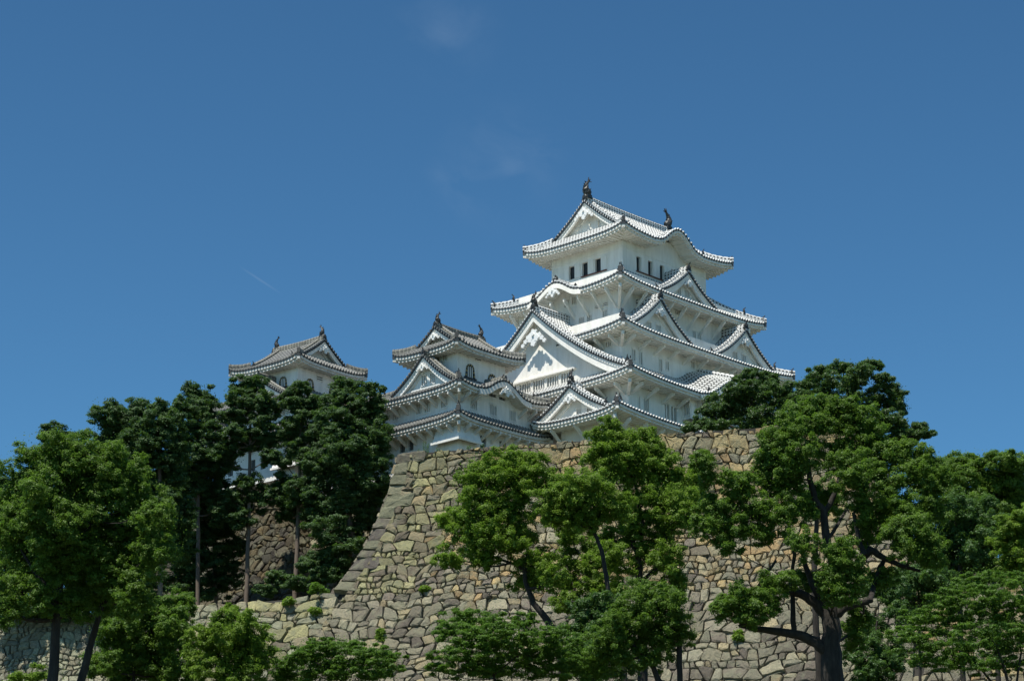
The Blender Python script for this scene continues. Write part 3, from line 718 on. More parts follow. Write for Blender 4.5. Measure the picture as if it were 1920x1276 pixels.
# ------------------------------------------------------------------ main keep
keep = building('castle_keep', KC, 58, RZ, 'tallest white plastered castle keep with five stacked roofs of white-jointed tiles', 'castle')
wall_box(keep, ext(14.4, 11.9), 56, 69.9, MW, [('S', -12.95, -12.68, 66.35, 67.8, 'slit', 1), ('S', -12.1, -11.35, 66.4, 67.8, 'slit', 2), ('S', -8.95, -8.25, 66.35, 67.85, 'slit', 1), ('S', -7.95, -7.1, 66.3, 67.8, 'slit', 1),
     ('S', 8.0, 8.8, 66.4, 67.8, 'slit', 1), ('S', 10.6, 11.4, 66.4, 67.8, 'slit', 1)])
wing = wall_box(keep, dict(W=16.7, E=-13.6, S=11.93, N=-5.2), 56, 66.2, MW, [], 'wing_wall')
bay = wall_box(keep, dict(W=6.3, E=6.3, S=13.0, N=-11.5), 66.7, 69.75, MW, [('S', -5.5+2.2*k, -5.5+2.2*k+1.9, 67.1, 69.1, 'slit', 5) for k in range(5)]+[('W', -12.9, -12.2, 67.1, 69.1, 'slit', 2)], 'lattice_bay')
wall_box(keep, ext(11.8, 8.9), 69.6, 77.3, MW, [('S', -10.21, -9.74, 72.7, 73.85, 'slit', 1), ('S', -9.15, -8.68, 72.5, 73.8, 'slit', 1), ('S', -6.05, -5.6, 72.5, 73.75, 'slit', 1), ('S', -5.02, -4.5, 72.9, 73.75, 'slit', 1),
     ('S', -.92, -.45, 74.0, 74.65, 'slit', 1), ('S', 0.0, .52, 73.95, 74.6, 'slit', 1), ('S', 5, 5.5, 73, 74, 'slit', 1), ('S', 6.2, 6.7, 73, 74, 'slit', 1), ('W', -7.5, -6.85, 74.05, 74.6, 'slit', 2)])
wall_box(keep, ext(9.8, 6.9), 76.8, 82.9, MW, [('W', -2.23, -1.55, 77.9, 78.8, 'slit', 2), ('W', -3.25, -2.65, 77.9, 78.8, 'slit', 2), ('W', -5.35, -4.75, 78.0, 78.85, 'slit', 2), ('W', -.15, .45, 80.4, 81.2, 'slit', 2), ('W', -1.15, -.6, 80.5, 81.25, 'slit', 2),
     ('S', 1.84, 2.38, 77.75, 79.0, 'slit', 2), ('S', 2.72, 3.26, 77.75, 79.0, 'slit', 2), ('S', -.85, .2, 80.25, 81.05, 'slit', 3)])
def top_opens():
    o = []
    for a in (-4.62, -2.76, -.86, 1.02): o.append(('S', a, a+.64, 84.5, 86.05, 'open'))
    for a in (1.78, -.07, -1.88): o.append(('W', a-.08, a+.74, 84.6, 86.05, 'open'))
    return o
top_w = wall_box(keep, ext(6.8, 4.95), 83.0, 88.9, MW, top_opens())
# sliding shutters, sill and head moulding of the top storey
def tb(M_, side, a0, a1, z0, z1, d, o0, o1, m):
    P = lambda a, dd, z: SP(side, a, d+dd, z)
    M_.hexa([P(a0,o0,z0),P(a1,o0,z0),P(a1,o1,z0),P(a0,o1,z0),P(a0,o0,z1),P(a1,o0,z1),P(a1,o1,z1),P(a0,o1,z1)], m)
for a in (-4.62, -2.76, -.86, 1.02): TW = MB(); tb(TW, 'S', a+.68, a+1.5, 84.48, 86.07, 4.95, .0, .08, M_WALL); TW.build('shutter', keep)
for a in (1.78, -.07, -1.88): TW = MB(); tb(TW, 'W', a-.92, a-.12, 84.58, 86.07, 6.8, .0, .08, M_WALL); TW.build('shutter', keep)
SL = MB(); tb(SL, 'S', -4.75, 2.8, 84.34, 84.42, 4.95, 0, .16, M_SILL); SL.build('window_sill', keep)
SL = MB(); tb(SL, 'W', -2.8, .75, 84.45, 84.53, 6.8, 0, .16, M_SILL); SL.build('window_sill', keep)
MO = MB(); tb(MO, 'S', -6.8, 6.8, 86.45, 86.55, 4.95, 0, .04, M_WALL); MO.build('wall_moulding', keep)
MO = MB(); tb(MO, 'W', -4.99, 4.95, 86.45, 86.55, 6.8, 0, .04, M_WALL); MO.build('wall_moulding', keep)
for (s_, a0, a1, z0, z1, d) in (('S', -4.15, -3.4, 75.0, 75.4, 8.9), ('S', -9.9, -9.2, 75.0, 75.35, 8.9), ('S', 2.6, 3.3, 75.0, 75.4, 8.9), ('W', -4.3, -3.75, 79.25, 79.6, 9.8), ('W', -5.4, -4.8, 79.3, 79.66, 9.8), ('S', -1.06, -.55, 79.2, 79.65, 6.9), ('S', -11.5, -10.6, 68.6, 69.0, 11.9)):
    hatch(keep, s_, a0, a1, z0, z1, d, MW)
irimoya(keep, 9.03, 7.05, 7.1, 4.5, 87.7, 92.75, .64, MW, 'x', [('S', 0, 3.6, 1.95), ('N', 0, 3.6, 1.95)], wall=(6.8, 4.95), gsc=1.05, fish=1.25, board=.42, gwins=(-1.2, 0, 1.2), smooth=True)
skirt(keep, ext(11.92, 8.96), ext(6.8, 4.95), 81.1, 84.0, .64, MW, 'SNWE', [('W', 0, 3.5, 1.45), ('E', 0, 3.5, 1.45)], 'SW', 2.0, 1.7, 2.2, ext(9.8, 6.9))
skirt(keep, ext(13.94, 11.0), ext(9.8, 6.9), 75.3, 77.6, .60, MW, 'SNWE', [], 'SW', 2.2, 1.5, 1.25, ext(11.8, 8.9), brange={'W': (-8.5, -4.6)})
skirt(keep, ext(16.7, 14.2), ext(11.8, 8.9), 69.15, 72.2, .62, MW, 'SNWE', [('S', 0, 5.8, 2.5, 1.9)], 'SW', 2.4, 1.6, 1.3, ext(14.4, 11.9), brange={'W': (-11.5, -6.5)}, bskip=(('S', -6.4, 6.4),))
skirt(keep, dict(W=18.9, E=16.9, S=14.3, N=-3.2), dict(W=14.9, E=14.4, S=11.9, N=-3.2), 65.05, 66.25, .62, MW, 'SW', [], 'SW', 2.6, 1.9, 2.0, dict(W=16.7, E=14.4, S=11.9, N=-5.2), hips=('SW',))
gable(keep, 'S', 0, 4.6, 8.15, 4.9, 84.75, 81.7, MW, .8, wins=[(-1.15, -.45, 82.25, 83.0, 2), (.25, .95, 82.25, 83.0, 2)], gsc=.62, osc=1.0)
for c in (-7.0, 6.9):
    gable(keep, 'S', c, 5.2, 10.1, 6.9, 79.6, 75.75, MW, .8, wins=[(-1.35, -.65, 76.2, 77.1, 2), (.1, .8, 76.2, 77.1, 2)], gsc=.75, osc=1.05)
gable(keep, 'W', 0, 12.9, 15.2, 9.8, 78.7, 70.2, MW, 1.15, .42, .72, 1.35, pdrop=1.9, wins=[(-4.4+1.9*k, -4.4+1.9*k+1.55, 70.35, 71.65, 4) for k in range(4)], orn='fish', osc=1.1, recess_base=69.2, ridgeh=.7)
GB = MB(); tb(GB, 'W', -4.9, 3.6, 71.78, 71.95, 14.05, 0, .3, M_WALL); GB.build('lattice_hood', keep)
hatch(keep, 'W', -2.9, -2.2, 74.6, 75.2, 14.05, MW)
gable(keep, 'W', -7.75, 5.5, 18.35, 14.4, 68.55, 65.35, MW, .85, wins=[(-.75, -.2, 65.6, 66.3, 2), (-2.5, -1.55, 65.7, 66.6, 3)], gsc=.7, orn='fish', osc=.95, desc='short')
settle(keep)

# ------------------------------------------------------------------ west keep
wk = building('west_turret', WC, 59.5, RZ, 'white three-roofed turret with weathered grey tiles standing directly left of the tallest keep', 'castle turret', 'smaller castle turrets')
d_ = []
wall_box(wk, ext(5.1, 5.0), 56, 65.3, MG, [('S', -2.16, -1.31, 61.9, 63.1, 'dark', 2), ('S', .51, 1.44, 61.95, 63.1, 'dark', 2), ('W', 2.27, 2.98, 62.2, 63.3, 'dark', 2), ('W', 1.1, 1.81, 62.2, 63.3, 'dark', 2)])
wall_box(wk, ext(4.98, 4.9), 64.8, 68.2, MG, [('S', -3.41, -2.55, 65.5, 66.48, 'slit', 3), ('S', -.76, .17, 65.5, 66.5, 'slit', 3), ('S', 1.99, 2.87, 65.5, 66.48, 'slit', 3),
     ('W', 3.44, 4.1, 65.7, 66.75, 'slit', 2), ('W', .16, .86, 65.7, 66.73, 'slit', 2), ('W', -.98, -.3, 65.7, 66.71, 'slit', 2), ('W', -3.22, -2.5, 65.7, 66.7, 'slit', 2), ('S', -.84, .17, 67.3, 67.62, 'dark', 1), ('S', .5, 1.5, 67.25, 67.56, 'dark', 1)])
wall_box(wk, ext(3.35, 3.0), 67.8, 72.7, MG, [('W', -1.67, -1.04, 71.05, 71.8, 'slit', 2)])
hatch(wk, 'S', -.79, -.04, 71.3, 71.72, 3.0, MG)
bell_window(wk, 'S', -1.57, 69.35, 1.1, 1.4, 3.0, MG); bell_window(wk, 'S', 1.5, 69.0, 1.1, 1.4, 3.0, MG)
stone_drop(wk, 5.1, 5.0, 2.8, 2.4, 64.0, 62.1, .72, MG)
irimoya(wk, 4.87, 4.44, 3.5, 2.6, 72.0, 74.75, .50, MG, 'x', [], wall=(3.35, 3.0), gsc=.6, fish=.72, board=.30, orn=.75)
skirt(wk, ext(6.37, 6.32), ext(3.35, 3.0), 67.25, 69.15, .50, MG, 'SNWE', [('S', 0, 3.5, 1.5)], 'SW', 1.3, 1.2, 1.25, ext(4.98, 4.9), orn=.8, bskip=(('S', -2.6, 2.6),))
skirt(wk, ext(6.65, 6.41), ext(4.98, 4.9), 64.0, 65.15, .50, MG, 'SNWE', [], 'SW', 1.35, 1.3, 1.3, ext(5.1, 5.0), orn=.8)
gable(wk, 'W', -.35, 4.4, 5.4, 3.35, 71.35, 68.0, MG, .7, .35, .42, .62, wins=[(-1.05, -.35, 68.55, 69.55, 2), (.1, .8, 68.55, 69.55, 2)], osc=.8, recess_base=67.6)
settle(wk)

# ------------------------------------------------------------------ north-west keep behind the trees
ik = building('northwest_turret', IC, 61.5, IRZ, 'far white turret with grey hipped roof rising behind the dark cypress trees', 'castle turret', 'smaller castle turrets')
wall_box(ik, ext(5.6, 5.5), 58, 68.4, MG, [('W', -1.3, -.6, 63.3, 64.5, 'dark', 2), ('W', .2, .9, 63.3, 64.5, 'dark', 2), ('W', 3.4, 4.1, 63.3, 64.5, 'dark', 2)])
wall_box(ik, ext(5.5, 5.4), 67.8, 70.9, MG, [('W', 2.4, 3.1, 68.6, 69.6, 'slit', 2), ('W', -.4, .3, 68.6, 69.6, 'slit', 2), ('W', -2.6, -1.9, 68.6, 69.6, 'slit', 2), ('S', -2.6, -1.9, 68.6, 69.6, 'slit', 2), ('S', 1, 1.7, 68.6, 69.6, 'slit', 2)])
wall_box(ik, ext(3.7, 3.6), 70.4, 75.2, MG)
bell_window(ik, 'W', -1.55, 72.2, .95, 1.15, 3.7, MG); bell_window(ik, 'S', -1.92, 72.0, .95, 1.15, 3.6, MG); bell_window(ik, 'S', 1.45, 72.0, .95, 1.15, 3.6, MG)
hatch(ik, 'S', -.9, -.1, 73.25, 73.7, 3.6, MG); hatch(ik, 'W', 1.6, 1.75, 73.2, 73.4, 3.7, MG)
irimoya(ik, 5.15, 5.05, 3.3, 3.75, 74.5, 77.75, .55, MG, 'y', [], wall=(3.7, 3.6), gsc=.7, fish=.72, board=.32, orn=.8)
skirt(ik, ext(7.2, 7.1), ext(3.7, 3.6), 69.9, 71.9, .5, MG, 'SNWE', [], 'SW', 1.4, 1.2, 1.25, ext(5.5, 5.4), orn=.8)
skirt(ik, ext(7.4, 7.3), ext(5.5, 5.4), 66.6, 67.9, .5, MG, 'SNWE', [], 'SW', 1.4, 1.3, 1.3, ext(5.6, 5.5), orn=.8)
gable(ik, 'W', -.36, 5.2, 6.1, 3.7, 72.9, 69.9, MG, .7, .35, .42, .62, wins=[(-1.05, -.35, 70.3, 71.2, 2), (.1, .8, 70.3, 71.2, 2)], osc=.8, recess_base=69.5)
gable(ik, 'W', 4.2, 2.4, 7.2, 5.4, 68.9, 66.9, MG, .6, .35, .36, .5, osc=.6, recess_base=66.4)
stone_drop(ik, 5.6, 5.5, 2.6, 2.4, 64.6, 62.9, .72, MG)
settle(ik)

# ------------------------------------------------------------------ connecting galleries
cn = building('connecting_gallery', WC + Vv*13.0 - Uv*0.0, 59.5, RZ, 'white gallery with low grey roof joining the two smaller turrets behind the trees', 'gallery', 'connecting galleries')
wall_box(cn, ext(4.9, 8.2), 56, 68.0, MG, [('W', a, a+.7, 65.7, 66.7, 'slit', 2) for a in (-6.5, -3.5, -.5, 2.5)]+[('W', a, a+.7, 62.2, 63.3, 'dark', 2) for a in (-6, -3, 0, 3)])
skirt(cn, dict(W=6.1, E=6.1, S=6.9, N=8.2), dict(W=.15, E=.15, S=6.9, N=8.2), 67.3, 70.0, .05, MG, 'WE', [], '', dwall=ext(4.9, 8.2), orn=.7)
skirt(cn, dict(W=6.3, E=6.1, S=6.9, N=8.2), dict(W=4.9, E=4.9, S=6.9, N=8.2), 64.0, 65.0, .05, MG, 'W', [], 'W', 1.5, 1.2, 1.3, dwall=ext(4.9, 8.2), orn=.7)
RB = MB(); ribbon(RB, [(0, -6.5, 70.0), (0, 8.2, 70.0)], .42, .5, MG['ridge'], .2, MG['rib']); RB.build('ridge', cn)
settle(cn)
cs = building('connecting_gallery', WC + Uv*7.6 + Vv*2.2, 59.5, RZ, 'low white gallery squeezed between the near turret and the tallest keep', 'gallery', 'connecting galleries')
wall_box(cs, ext(2.9, 2.6), 56, 67.3, MG, [('S', -1.9, -1.2, 62, 63, 'slit', 2), ('S', .2, .9, 62, 63, 'slit', 2)])
skirt(cs, dict(W=2.3, E=2.9, S=3.9, N=3.9), dict(W=2.3, E=2.9, S=.1, N=.1), 66.7, 68.9, .05, MW, 'SN', [], '', dwall=ext(2.9, 2.6), orn=.7)
settle(cs)

# ------------------------------------------------------------------ ground
def gz(x, y):
    f = 0.155*max(0, min(y, 204)-8)
    if y > 330: f *= max(0, 1-(y-330)/400)
    if y > 10: f += .35*sin(x*.11)*cos(y*.07)*min(1, (y-10)/40)
    return f
m, n, l, p = mat('grassy_earth'); t = n.new('ShaderNodeTexCoord').outputs['Object']
a = noise(n, l, t, .35, 6); b = noise(n, l, t, 5, 6)
c = ramp(n, l, a.outputs[0], [(.35, (.05, .075, .025)), (.55, (.085, .075, .045)), (.7, (.06, .09, .03))]); c = mixc(n, l, .5, c, b.outputs[0], 'MULTIPLY'); l.new(c, p.inputs['Base Color']); p.inputs['Roughness'].default_value = .95
bump(n, l, b.outputs[0], .6, .1, p); M_GROUND = m
GM = MB(); ys = list(np.arange(-300, 0, 60))+list(np.arange(0, 340, 6))+list(np.arange(340, 760, 30))+[900, 1500, 3000, 6000]
xs = [-6000, -2500, -1000, -500, -300]+list(np.arange(-200, 201, 8))+[300, 500, 1000, 2500, 6000]
GM.grid([[(x, y, gz(x, y)) for x in xs] for y in ys], M_GROUND); tag(GM.build('ground', None, True), kind='structure')

# ------------------------------------------------------------------ dry stone walls
m, n, l, p = mat('rubble_stone'); vc = n.new('ShaderNodeVertexColor'); vc.layer_name = 'col'; t = n.new('ShaderNodeTexCoord').outputs['Object']
a = noise(n, l, t, 1.1, 7, .65); b = noise(n, l, t, 5.5, 8, .7); e = noise(n, l, t, 22, 4, .6)
c = mixc(n, l, .75, vc.outputs[0], ramp(n, l, b.outputs[0], [(.30, (.38, .36, .34)), (.48, (1, 1, 1)), (.70, (1.35, 1.28, 1.1))]), 'MULTIPLY')
lich = ramp(n, l, a.outputs[0], [(.5, (0, 0, 0)), (.62, (.55, .55, .55))]); c = mixc(n, l, lich, c, (.30, .30, .19))
dk = ramp(n, l, e.outputs[0], [(.55, (0, 0, 0)), (.72, (.7, .7, .7))]); c = mixc(n, l, dk, c, (.12, .11, .10))
l.new(c, p.inputs['Base Color']); p.inputs['Roughness'].default_value = .92
ad = mathn(n, l, 'ADD', b.outputs[0], e.outputs[0]); bump(n, l, ad, 1.0, .16, p); M_STONE = m
M_GAP = plain('wall_core_earth', (.03, .027, .021), .95, 1.5, .5)
def clip(poly, nx, ny, c):      # keep nx*x+ny*y <= c
    out = []; N = len(poly)
    for i in range(N):
        P, Q = poly[i], poly[(i+1) % N]; dp = nx*P[0]+ny*P[1]-c; dq = nx*Q[0]+ny*Q[1]-c
        if dp <= 0: out.append(P)
        if (dp < 0) != (dq < 0) and dp != dq: t_ = dp/(dp-dq); out.append((P[0]+t_*(Q[0]-P[0]), P[1]+t_*(Q[1]-P[1])))
    return out
PAL_TAN = [(.42,.35,.22),(.38,.32,.22),(.46,.36,.21),(.33,.27,.19),(.36,.33,.25),(.29,.26,.22),(.40,.29,.17)]
PAL_GREY = [(.33,.31,.26),(.27,.25,.22),(.36,.34,.28),(.22,.20,.18),(.38,.33,.24),(.30,.29,.25),(.20,.175,.165)]
PAL_GREEN = [(.37,.36,.22),(.33,.33,.21),(.40,.38,.25),(.28,.25,.19),(.30,.29,.19),(.22,.19,.16)]
PAL_PALE = [(.34,.36,.30),(.40,.41,.34),(.29,.29,.26),(.36,.34,.28),(.25,.25,.22)]
class StoneMB:
    def __init__(s): s.v=[]; s.f=[]; s.c=[]
    def stone(s, poly, mapf, col, rise, rg, gap=.035):
        # subdivide + round
        N = len(poly)
        if N < 3: return
        cx = sum(q[0] for q in poly)/N; cy = sum(q[1] for q in poly)/N
        pts = []
        for i in range(N):
            P, Q = poly[i], poly[(i+1) % N]; L = math.dist(P, Q); k = max(1, int(L/.5))
            for j in range(k): t_ = j/k; pts.append((P[0]+(Q[0]-P[0])*t_, P[1]+(Q[1]-P[1])*t_))
        N = len(pts)
        if N < 3: return
        ch = [((pts[i-1][0]+w_c*pts[i][0]+pts[(i+1) % N][0])/(w_c+2), (pts[i-1][1]+w_c*pts[i][1]+pts[(i+1) % N][1])/(w_c+2)) for i in range(N) for w_c in (rg.choice((7, 16, 60)),)]
        size = sum(math.dist(q, (cx, cy)) for q in ch)/N
        if size < .08: return
        g = max(.55, 1-gap/size)
        jit = [rg.uniform(-.04, .035) for _ in range(N)]
        tx, ty = rg.uniform(-.2, .2), rg.uniform(-.2, .2)
        rings = ((g, -.5), (g, -.06), (g-rg.uniform(.02, .05)/max(size, .3), rise*.6), (g*.70, rise*.95))
        b0 = len(s.v)
        for ri, (k, o) in enumerate(rings):
            for i in range(N):
                kk = k*(1+jit[i]/size*1.2); x = cx+(ch[i][0]-cx)*kk; y = cy+(ch[i][1]-cy)*kk
                oo = o+((tx*(x-cx)+ty*(y-cy))+rg.uniform(-.055, .055) if ri >= 2 else rg.uniform(-.02, .02))
                s.v.append(tuple(mapf(x, y, oo))); s.c.append(col)
        s.v.append(tuple(mapf(cx, cy, rise+rg.uniform(-.03, .05)))); s.c.append(col)
        for ri in range(3):
            for i in range(N): j = (i+1) % N; s.f.append((b0+ri*N+i, b0+ri*N+j, b0+(ri+1)*N+j, b0+(ri+1)*N+i))
        for i in range(N): s.f.append((b0+3*N+i, b0+3*N+(i+1) % N, b0+4*N))
    def build(s, name, core=None, parent=None):
        me = bpy.data.meshes.new(name); nv = len(s.v); nf = len(s.f)
        V_, F_ = list(s.v), list(s.f)
        if core: 
            for rows in core:
                b = len(V_); nc = len(rows[0])
                for r in rows: V_.extend(tuple(q) for q in r)
                for i in range(len(rows)-1):
                    for j in range(nc-1): F_.append((b+i*nc+j, b+i*nc+j+1, b+(i+1)*nc+j+1, b+(i+1)*nc+j))
        me.from_pydata(V_, [], F_); me.materials.append(M_STONE); me.materials.append(M_GAP)
        mi = np.zeros(len(F_), dtype=np.int32); mi[nf:] = 1; me.polygons.foreach_set('material_index', mi)
        ca = me.color_attributes.new('col', 'FLOAT_COLOR', 'POINT'); arr = np.ones((len(V_), 4), dtype=np.float32); arr[:nv, :3] = np.array(s.c); ca.data.foreach_set('color', arr.ravel())
        me.update(); o = bpy.data.objects.new(name, me); COL.objects.link(o); 
        if parent: o.parent = parent
        return o
def scatter(s0, s1, h0, h1, rmin, rmax, inside, rg, asp=1.25, small=.6):
    """dart throwing with radii; returns list (s,h,r)"""
    pts = []; cell = rmax; grid = {}
    def ok(x, y, r):
        gx, gy = int(x/asp/cell), int(y/cell)
        for i in range(gx-3, gx+4):
            for j in range(gy-3, gy+4):
                for q in grid.get((i, j), ()):
                    if ((x-q[0])/asp)**2+(y-q[1])**2 < ((r+q[2])*.74)**2: return False
        return True
    area = (s1-s0)*(h1-h0)
    for (lo, hi, nt) in ((rmax*.75, rmax, int(area*1.6)), (rmin+(rmax-rmin)*.35, rmax*.75, int(area*6)), (rmin, rmin+(rmax-rmin)*.35, int(area*9)), (rmin*small, rmin, int(area*10))):
        for _ in range(nt):
            x = rg.uniform(s0, s1); y = rg.uniform(h0, h1); r = rg.uniform(lo, hi)
            if not inside(x, y): continue
            if ok(x, y, r): q = (x, y, r); pts.append(q); grid.setdefault((int(x/asp/cell), int(y/cell)), []).append(q)
    return pts
def stones(SM, pts, mapf, clips, palf, rg, asp=1.25, rise=(.08, .24), gap=.018):
    P = np.array(pts); X = P[:, 0]/asp; Y = P[:, 1]; W_ = P[:, 2]**2
    for i in range(len(P)):
        d2 = (X-X[i])**2+(Y-Y[i])**2; nb = np.argsort(d2)[1:22]; poly = [(X[i]-2.5, Y[i]-2.5), (X[i]+2.5, Y[i]-2.5), (X[i]+2.5, Y[i]+2.5), (X[i]-2.5, Y[i]+2.5)]
        for j in nb:
            nx, ny = X[j]-X[i], Y[j]-Y[i]; c_ = (X[j]**2+Y[j]**2-X[i]**2-Y[i]**2-W_[j]+W_[i])/2
            poly = clip(poly, nx, ny, c_)
            if len(poly) < 3: break
        if len(poly) < 3: continue
        poly = [(a_*asp, b_) for a_, b_ in poly]
        for cf in clips:
            poly = clip(poly, *cf(P[i, 0], P[i, 1], rg)) 
            if len(poly) < 3: break
        if len(poly) < 3: continue
        todo = [poly]
        if P[i, 2] > .38:
            for _ in range(2 if P[i, 2] > .6 else 1):
                if rg.random() < .42:   # a natural break splits the space between two angular stones
                    q = todo.pop(0); qx = sum(v[0] for v in q)/len(q); qy = sum(v[1] for v in q)/len(q); an = rg.choice((0, pi/2))+rg.uniform(-.6, .6); nx, ny = cos(an), sin(an)
                    c_ = nx*qx+ny*qy+rg.uniform(-.35, .35)*P[i, 2]
                    for q2 in (clip(q, nx, ny, c_), clip(q, -nx, -ny, -c_)):
                        if len(q2) >= 3: todo.append(q2)
        for q in todo:
            col = rg.choice(palf(P[i, 0], P[i, 1], rg)); k = rg.uniform(.68, 1.32); col = (col[0]*k*1.07, col[1]*k*1.03, col[2]*k*.84)
            SM.stone(q, mapf, col, rg.uniform(*rise), rg, gap)
def courses(SMb, s0, s1, h0, h1, hmin, hmax, mapf, clips, palf, rg, inside, rise=(.07, .22), gap=.010, wide=(.7, 1.8)):
    ph = [rg.uniform(0, 6.28) for _ in range(4)]; st = .55; nn = int((s1-s0)/st)+3
    def bound(Yk):
        jt = [rg.uniform(-1, 1)*.13*hmin*1.5 for _ in range(nn)]; p2 = rg.uniform(-.4, .4)
        def f(x):
            u_ = (x-s0)/st; i = max(0, min(nn-2, int(u_))); t_ = min(1, max(0, u_-i))
            return Yk+(.24*sin(x*.42+ph[0])+.14*sin(x*1.05+ph[1]+p2)+.10*sin(x*1.9+ph[2]+Yk*.4))*min(1, max(0, Yk-h0))+(jt[i]*(1-t_)+jt[i+1]*t_)*(1 if Yk > h0 else 0)
        return f
    Yk = h0; up_ = bound(Yk)
    def put(poly, big=True):
        cx = sum(q[0] for q in poly)/len(poly); cy = sum(q[1] for q in poly)/len(poly)
        if not inside(cx, cy): return
        for cf in clips:
            poly = clip(poly, *cf(cx, cy, rg))
            if len(poly) < 3: return
        col = rg.choice(palf(cx, cy, rg)); k = rg.uniform(.68, 1.32); col = (col[0]*k*1.07, col[1]*k*1.03, col[2]*k*.84)
        SMb.stone(poly, mapf, col, rg.uniform(*rise)*(1 if big else .5), rg, gap if big else .01)
    while Yk < h1:
        H = rg.uniform(hmin, hmax); dn = bound(Yk+H); x = s0-rg.uniform(0, 1); sl = 0.; cut_c = 0.
        while x < s1:
            w = H*rg.uniform(*wide); x2 = x+w; sl2 = rg.uniform(-.28, .28)*H
            xt0, xb0, xt1, xb1 = x+sl, x-sl, x2+sl2, x2-sl2
            c1 = rg.uniform(.03, .10)*H; big_c = rg.random() < .38; c2 = rg.uniform(.20, .34)*H if big_c else rg.uniform(.03, .10)*H
            ca = cut_c or c1
            top = [(xt0+ca, up_(xt0+ca))]+[(q, up_(q)) for q in np.arange(math.ceil((xt0+ca+.12)/.45)*.45, xt1-c2-.12, .45)]+[(xt1-c2, up_(xt1-c2))]
            cb0, cb1 = rg.uniform(.03, .16)*H, rg.uniform(.03, .16)*H
            bot = [(xb1-cb1, dn(xb1-cb1))]+[(q, dn(q)) for q in np.arange(math.floor((xb1-cb1-.12)/.45)*.45, xb0+cb0+.12, -.45)]+[(xb0+cb0, dn(xb0+cb0))]
            poly = top+[(xt1-.02, up_(xt1)+c2*.9)]+[(xb1-.02, dn(xb1)-cb1)]+bot+[(xb0+.02, dn(xb0)-cb0)]+[(xt0+.02, up_(xt0)+ca*.9)]
            r_ = rg.random()
            if r_ < .16 and H > .7:       # two flat stones laid on each other
                m0 = (up_(x)+dn(x))/2+rg.uniform(-.12, .12)*H; an = rg.uniform(-.15, .15); nx, ny = sin(an), cos(an); c_ = nx*(x+w/2)+ny*m0
                for q in (clip(poly, nx, ny, c_), clip(poly, -nx, -ny, -c_)):
                    if len(q) >= 3: put(q)
            elif r_ < .30 and w > 1.3*H:
                an = rg.uniform(-.5, .5); nx, ny = cos(an), sin(an); c_ = nx*(x+w*rg.uniform(.35, .65))+ny*(Yk+H/2)
                for q in (clip(poly, nx, ny, c_), clip(poly, -nx, -ny, -c_)):
                    if len(q) >= 3: put(q)
            else: put(poly)
            if big_c:                      # chinking stone wedged in the joint
                yt = up_(xt1); put([(xt1-c2*.85, yt+.01), (xt1+c2*.85, yt+.01), (xt1+c2*.15, yt+c2*1.05), (xt1-c2*.15, yt+c2*1.05)], False)
            cut_c = c2 if big_c else 0.; x = x2; sl = sl2
        up_ = dn; Yk += H
Wd = np.array([-.9617, .274, 0]); Ed = -Wd; Nd = np.array([-.274, -.9617, 0]); K0 = np.array([-10.31, 212.0, 57.93]); Zd = np.array([0, 0, 1.])
HT = 13.3
def rr(h):
    h = max(h, 0)
    if h <= HT: return .11*h+.0155*h*h
    return .11*HT+.0155*HT*HT+(.11+.031*HT)*(h-HT)
def rd(h): return .11+.031*min(max(h, 0), HT)
def mapw(s, h, o):
    k = rd(h); nn = (Nd+Zd*k)/sqrt(1+k*k); return K0+Ed*s+Nd*rr(h)-Zd*h+nn*o
def pal_main(s, h, rg):
    u_ = rg.random()
    if s < 4+rg.uniform(-2, 3) and h < 14: return PAL_GREEN
    if h > 15 and u_ < .6: return PAL_GREY
    w = min(1, max(0, (s-4)/14)); return PAL_TAN if u_ < .35+.45*w-.03*max(0, h-8) else PAL_GREY
rg = random.Random(21)
SM = StoneMB(); SE, HB = 41.5, 26.0
ins = lambda s, h: (s > -rr(h)+.6 and s < SE+min(rr(h), 4.7)-.1)

cl_left = lambda s, h, rg: (-1, -rd(h), rr(h)-rd(h)*h-1.25)          # s >= -r(h)+1.25 along the leaning edge
cl_top = lambda s, h, rg: (0, -1, rg.uniform(-.28, .10))
cl_right = lambda s, h, rg: (1, 0, SE+min(rr(h), 4.7))
cl_bot = lambda s, h, rg: (0, 1, HB)
courses(SM, -9, SE+4.8, 0.0, HB, .5, 1.12, mapw, [cl_left, cl_top, cl_right, cl_bot], pal_main, rg, ins)
# quoins: alternate long and short blocks wrapping the battered corner
h = 0; i = 0
while h < HT-.2:
    hh = rg.uniform(.85, 1.2) if h > 0 else .95
    Lf = rg.uniform(2.3, 3.1) if i % 2 == 0 else rg.uniform(1.35, 1.7)
    if h == 0: Lf = 2.9
    col = rg.choice(PAL_GREEN); k = rg.uniform(.62, .92); col = tuple(x*k for x in col)
    h1 = min(h+hh, HT)
    SM.stone([(-rr(h)-.05, h), (-rr(h)+Lf, h+rg.uniform(-.1, .1)), (-rr(h1)+Lf+rg.uniform(-.15, .15), h1), (-rr(h1)-.05, h1)], lambda s, q, o: mapw(s, q, o+.06), col, .10, rg, .03)
    h = h1; i += 1
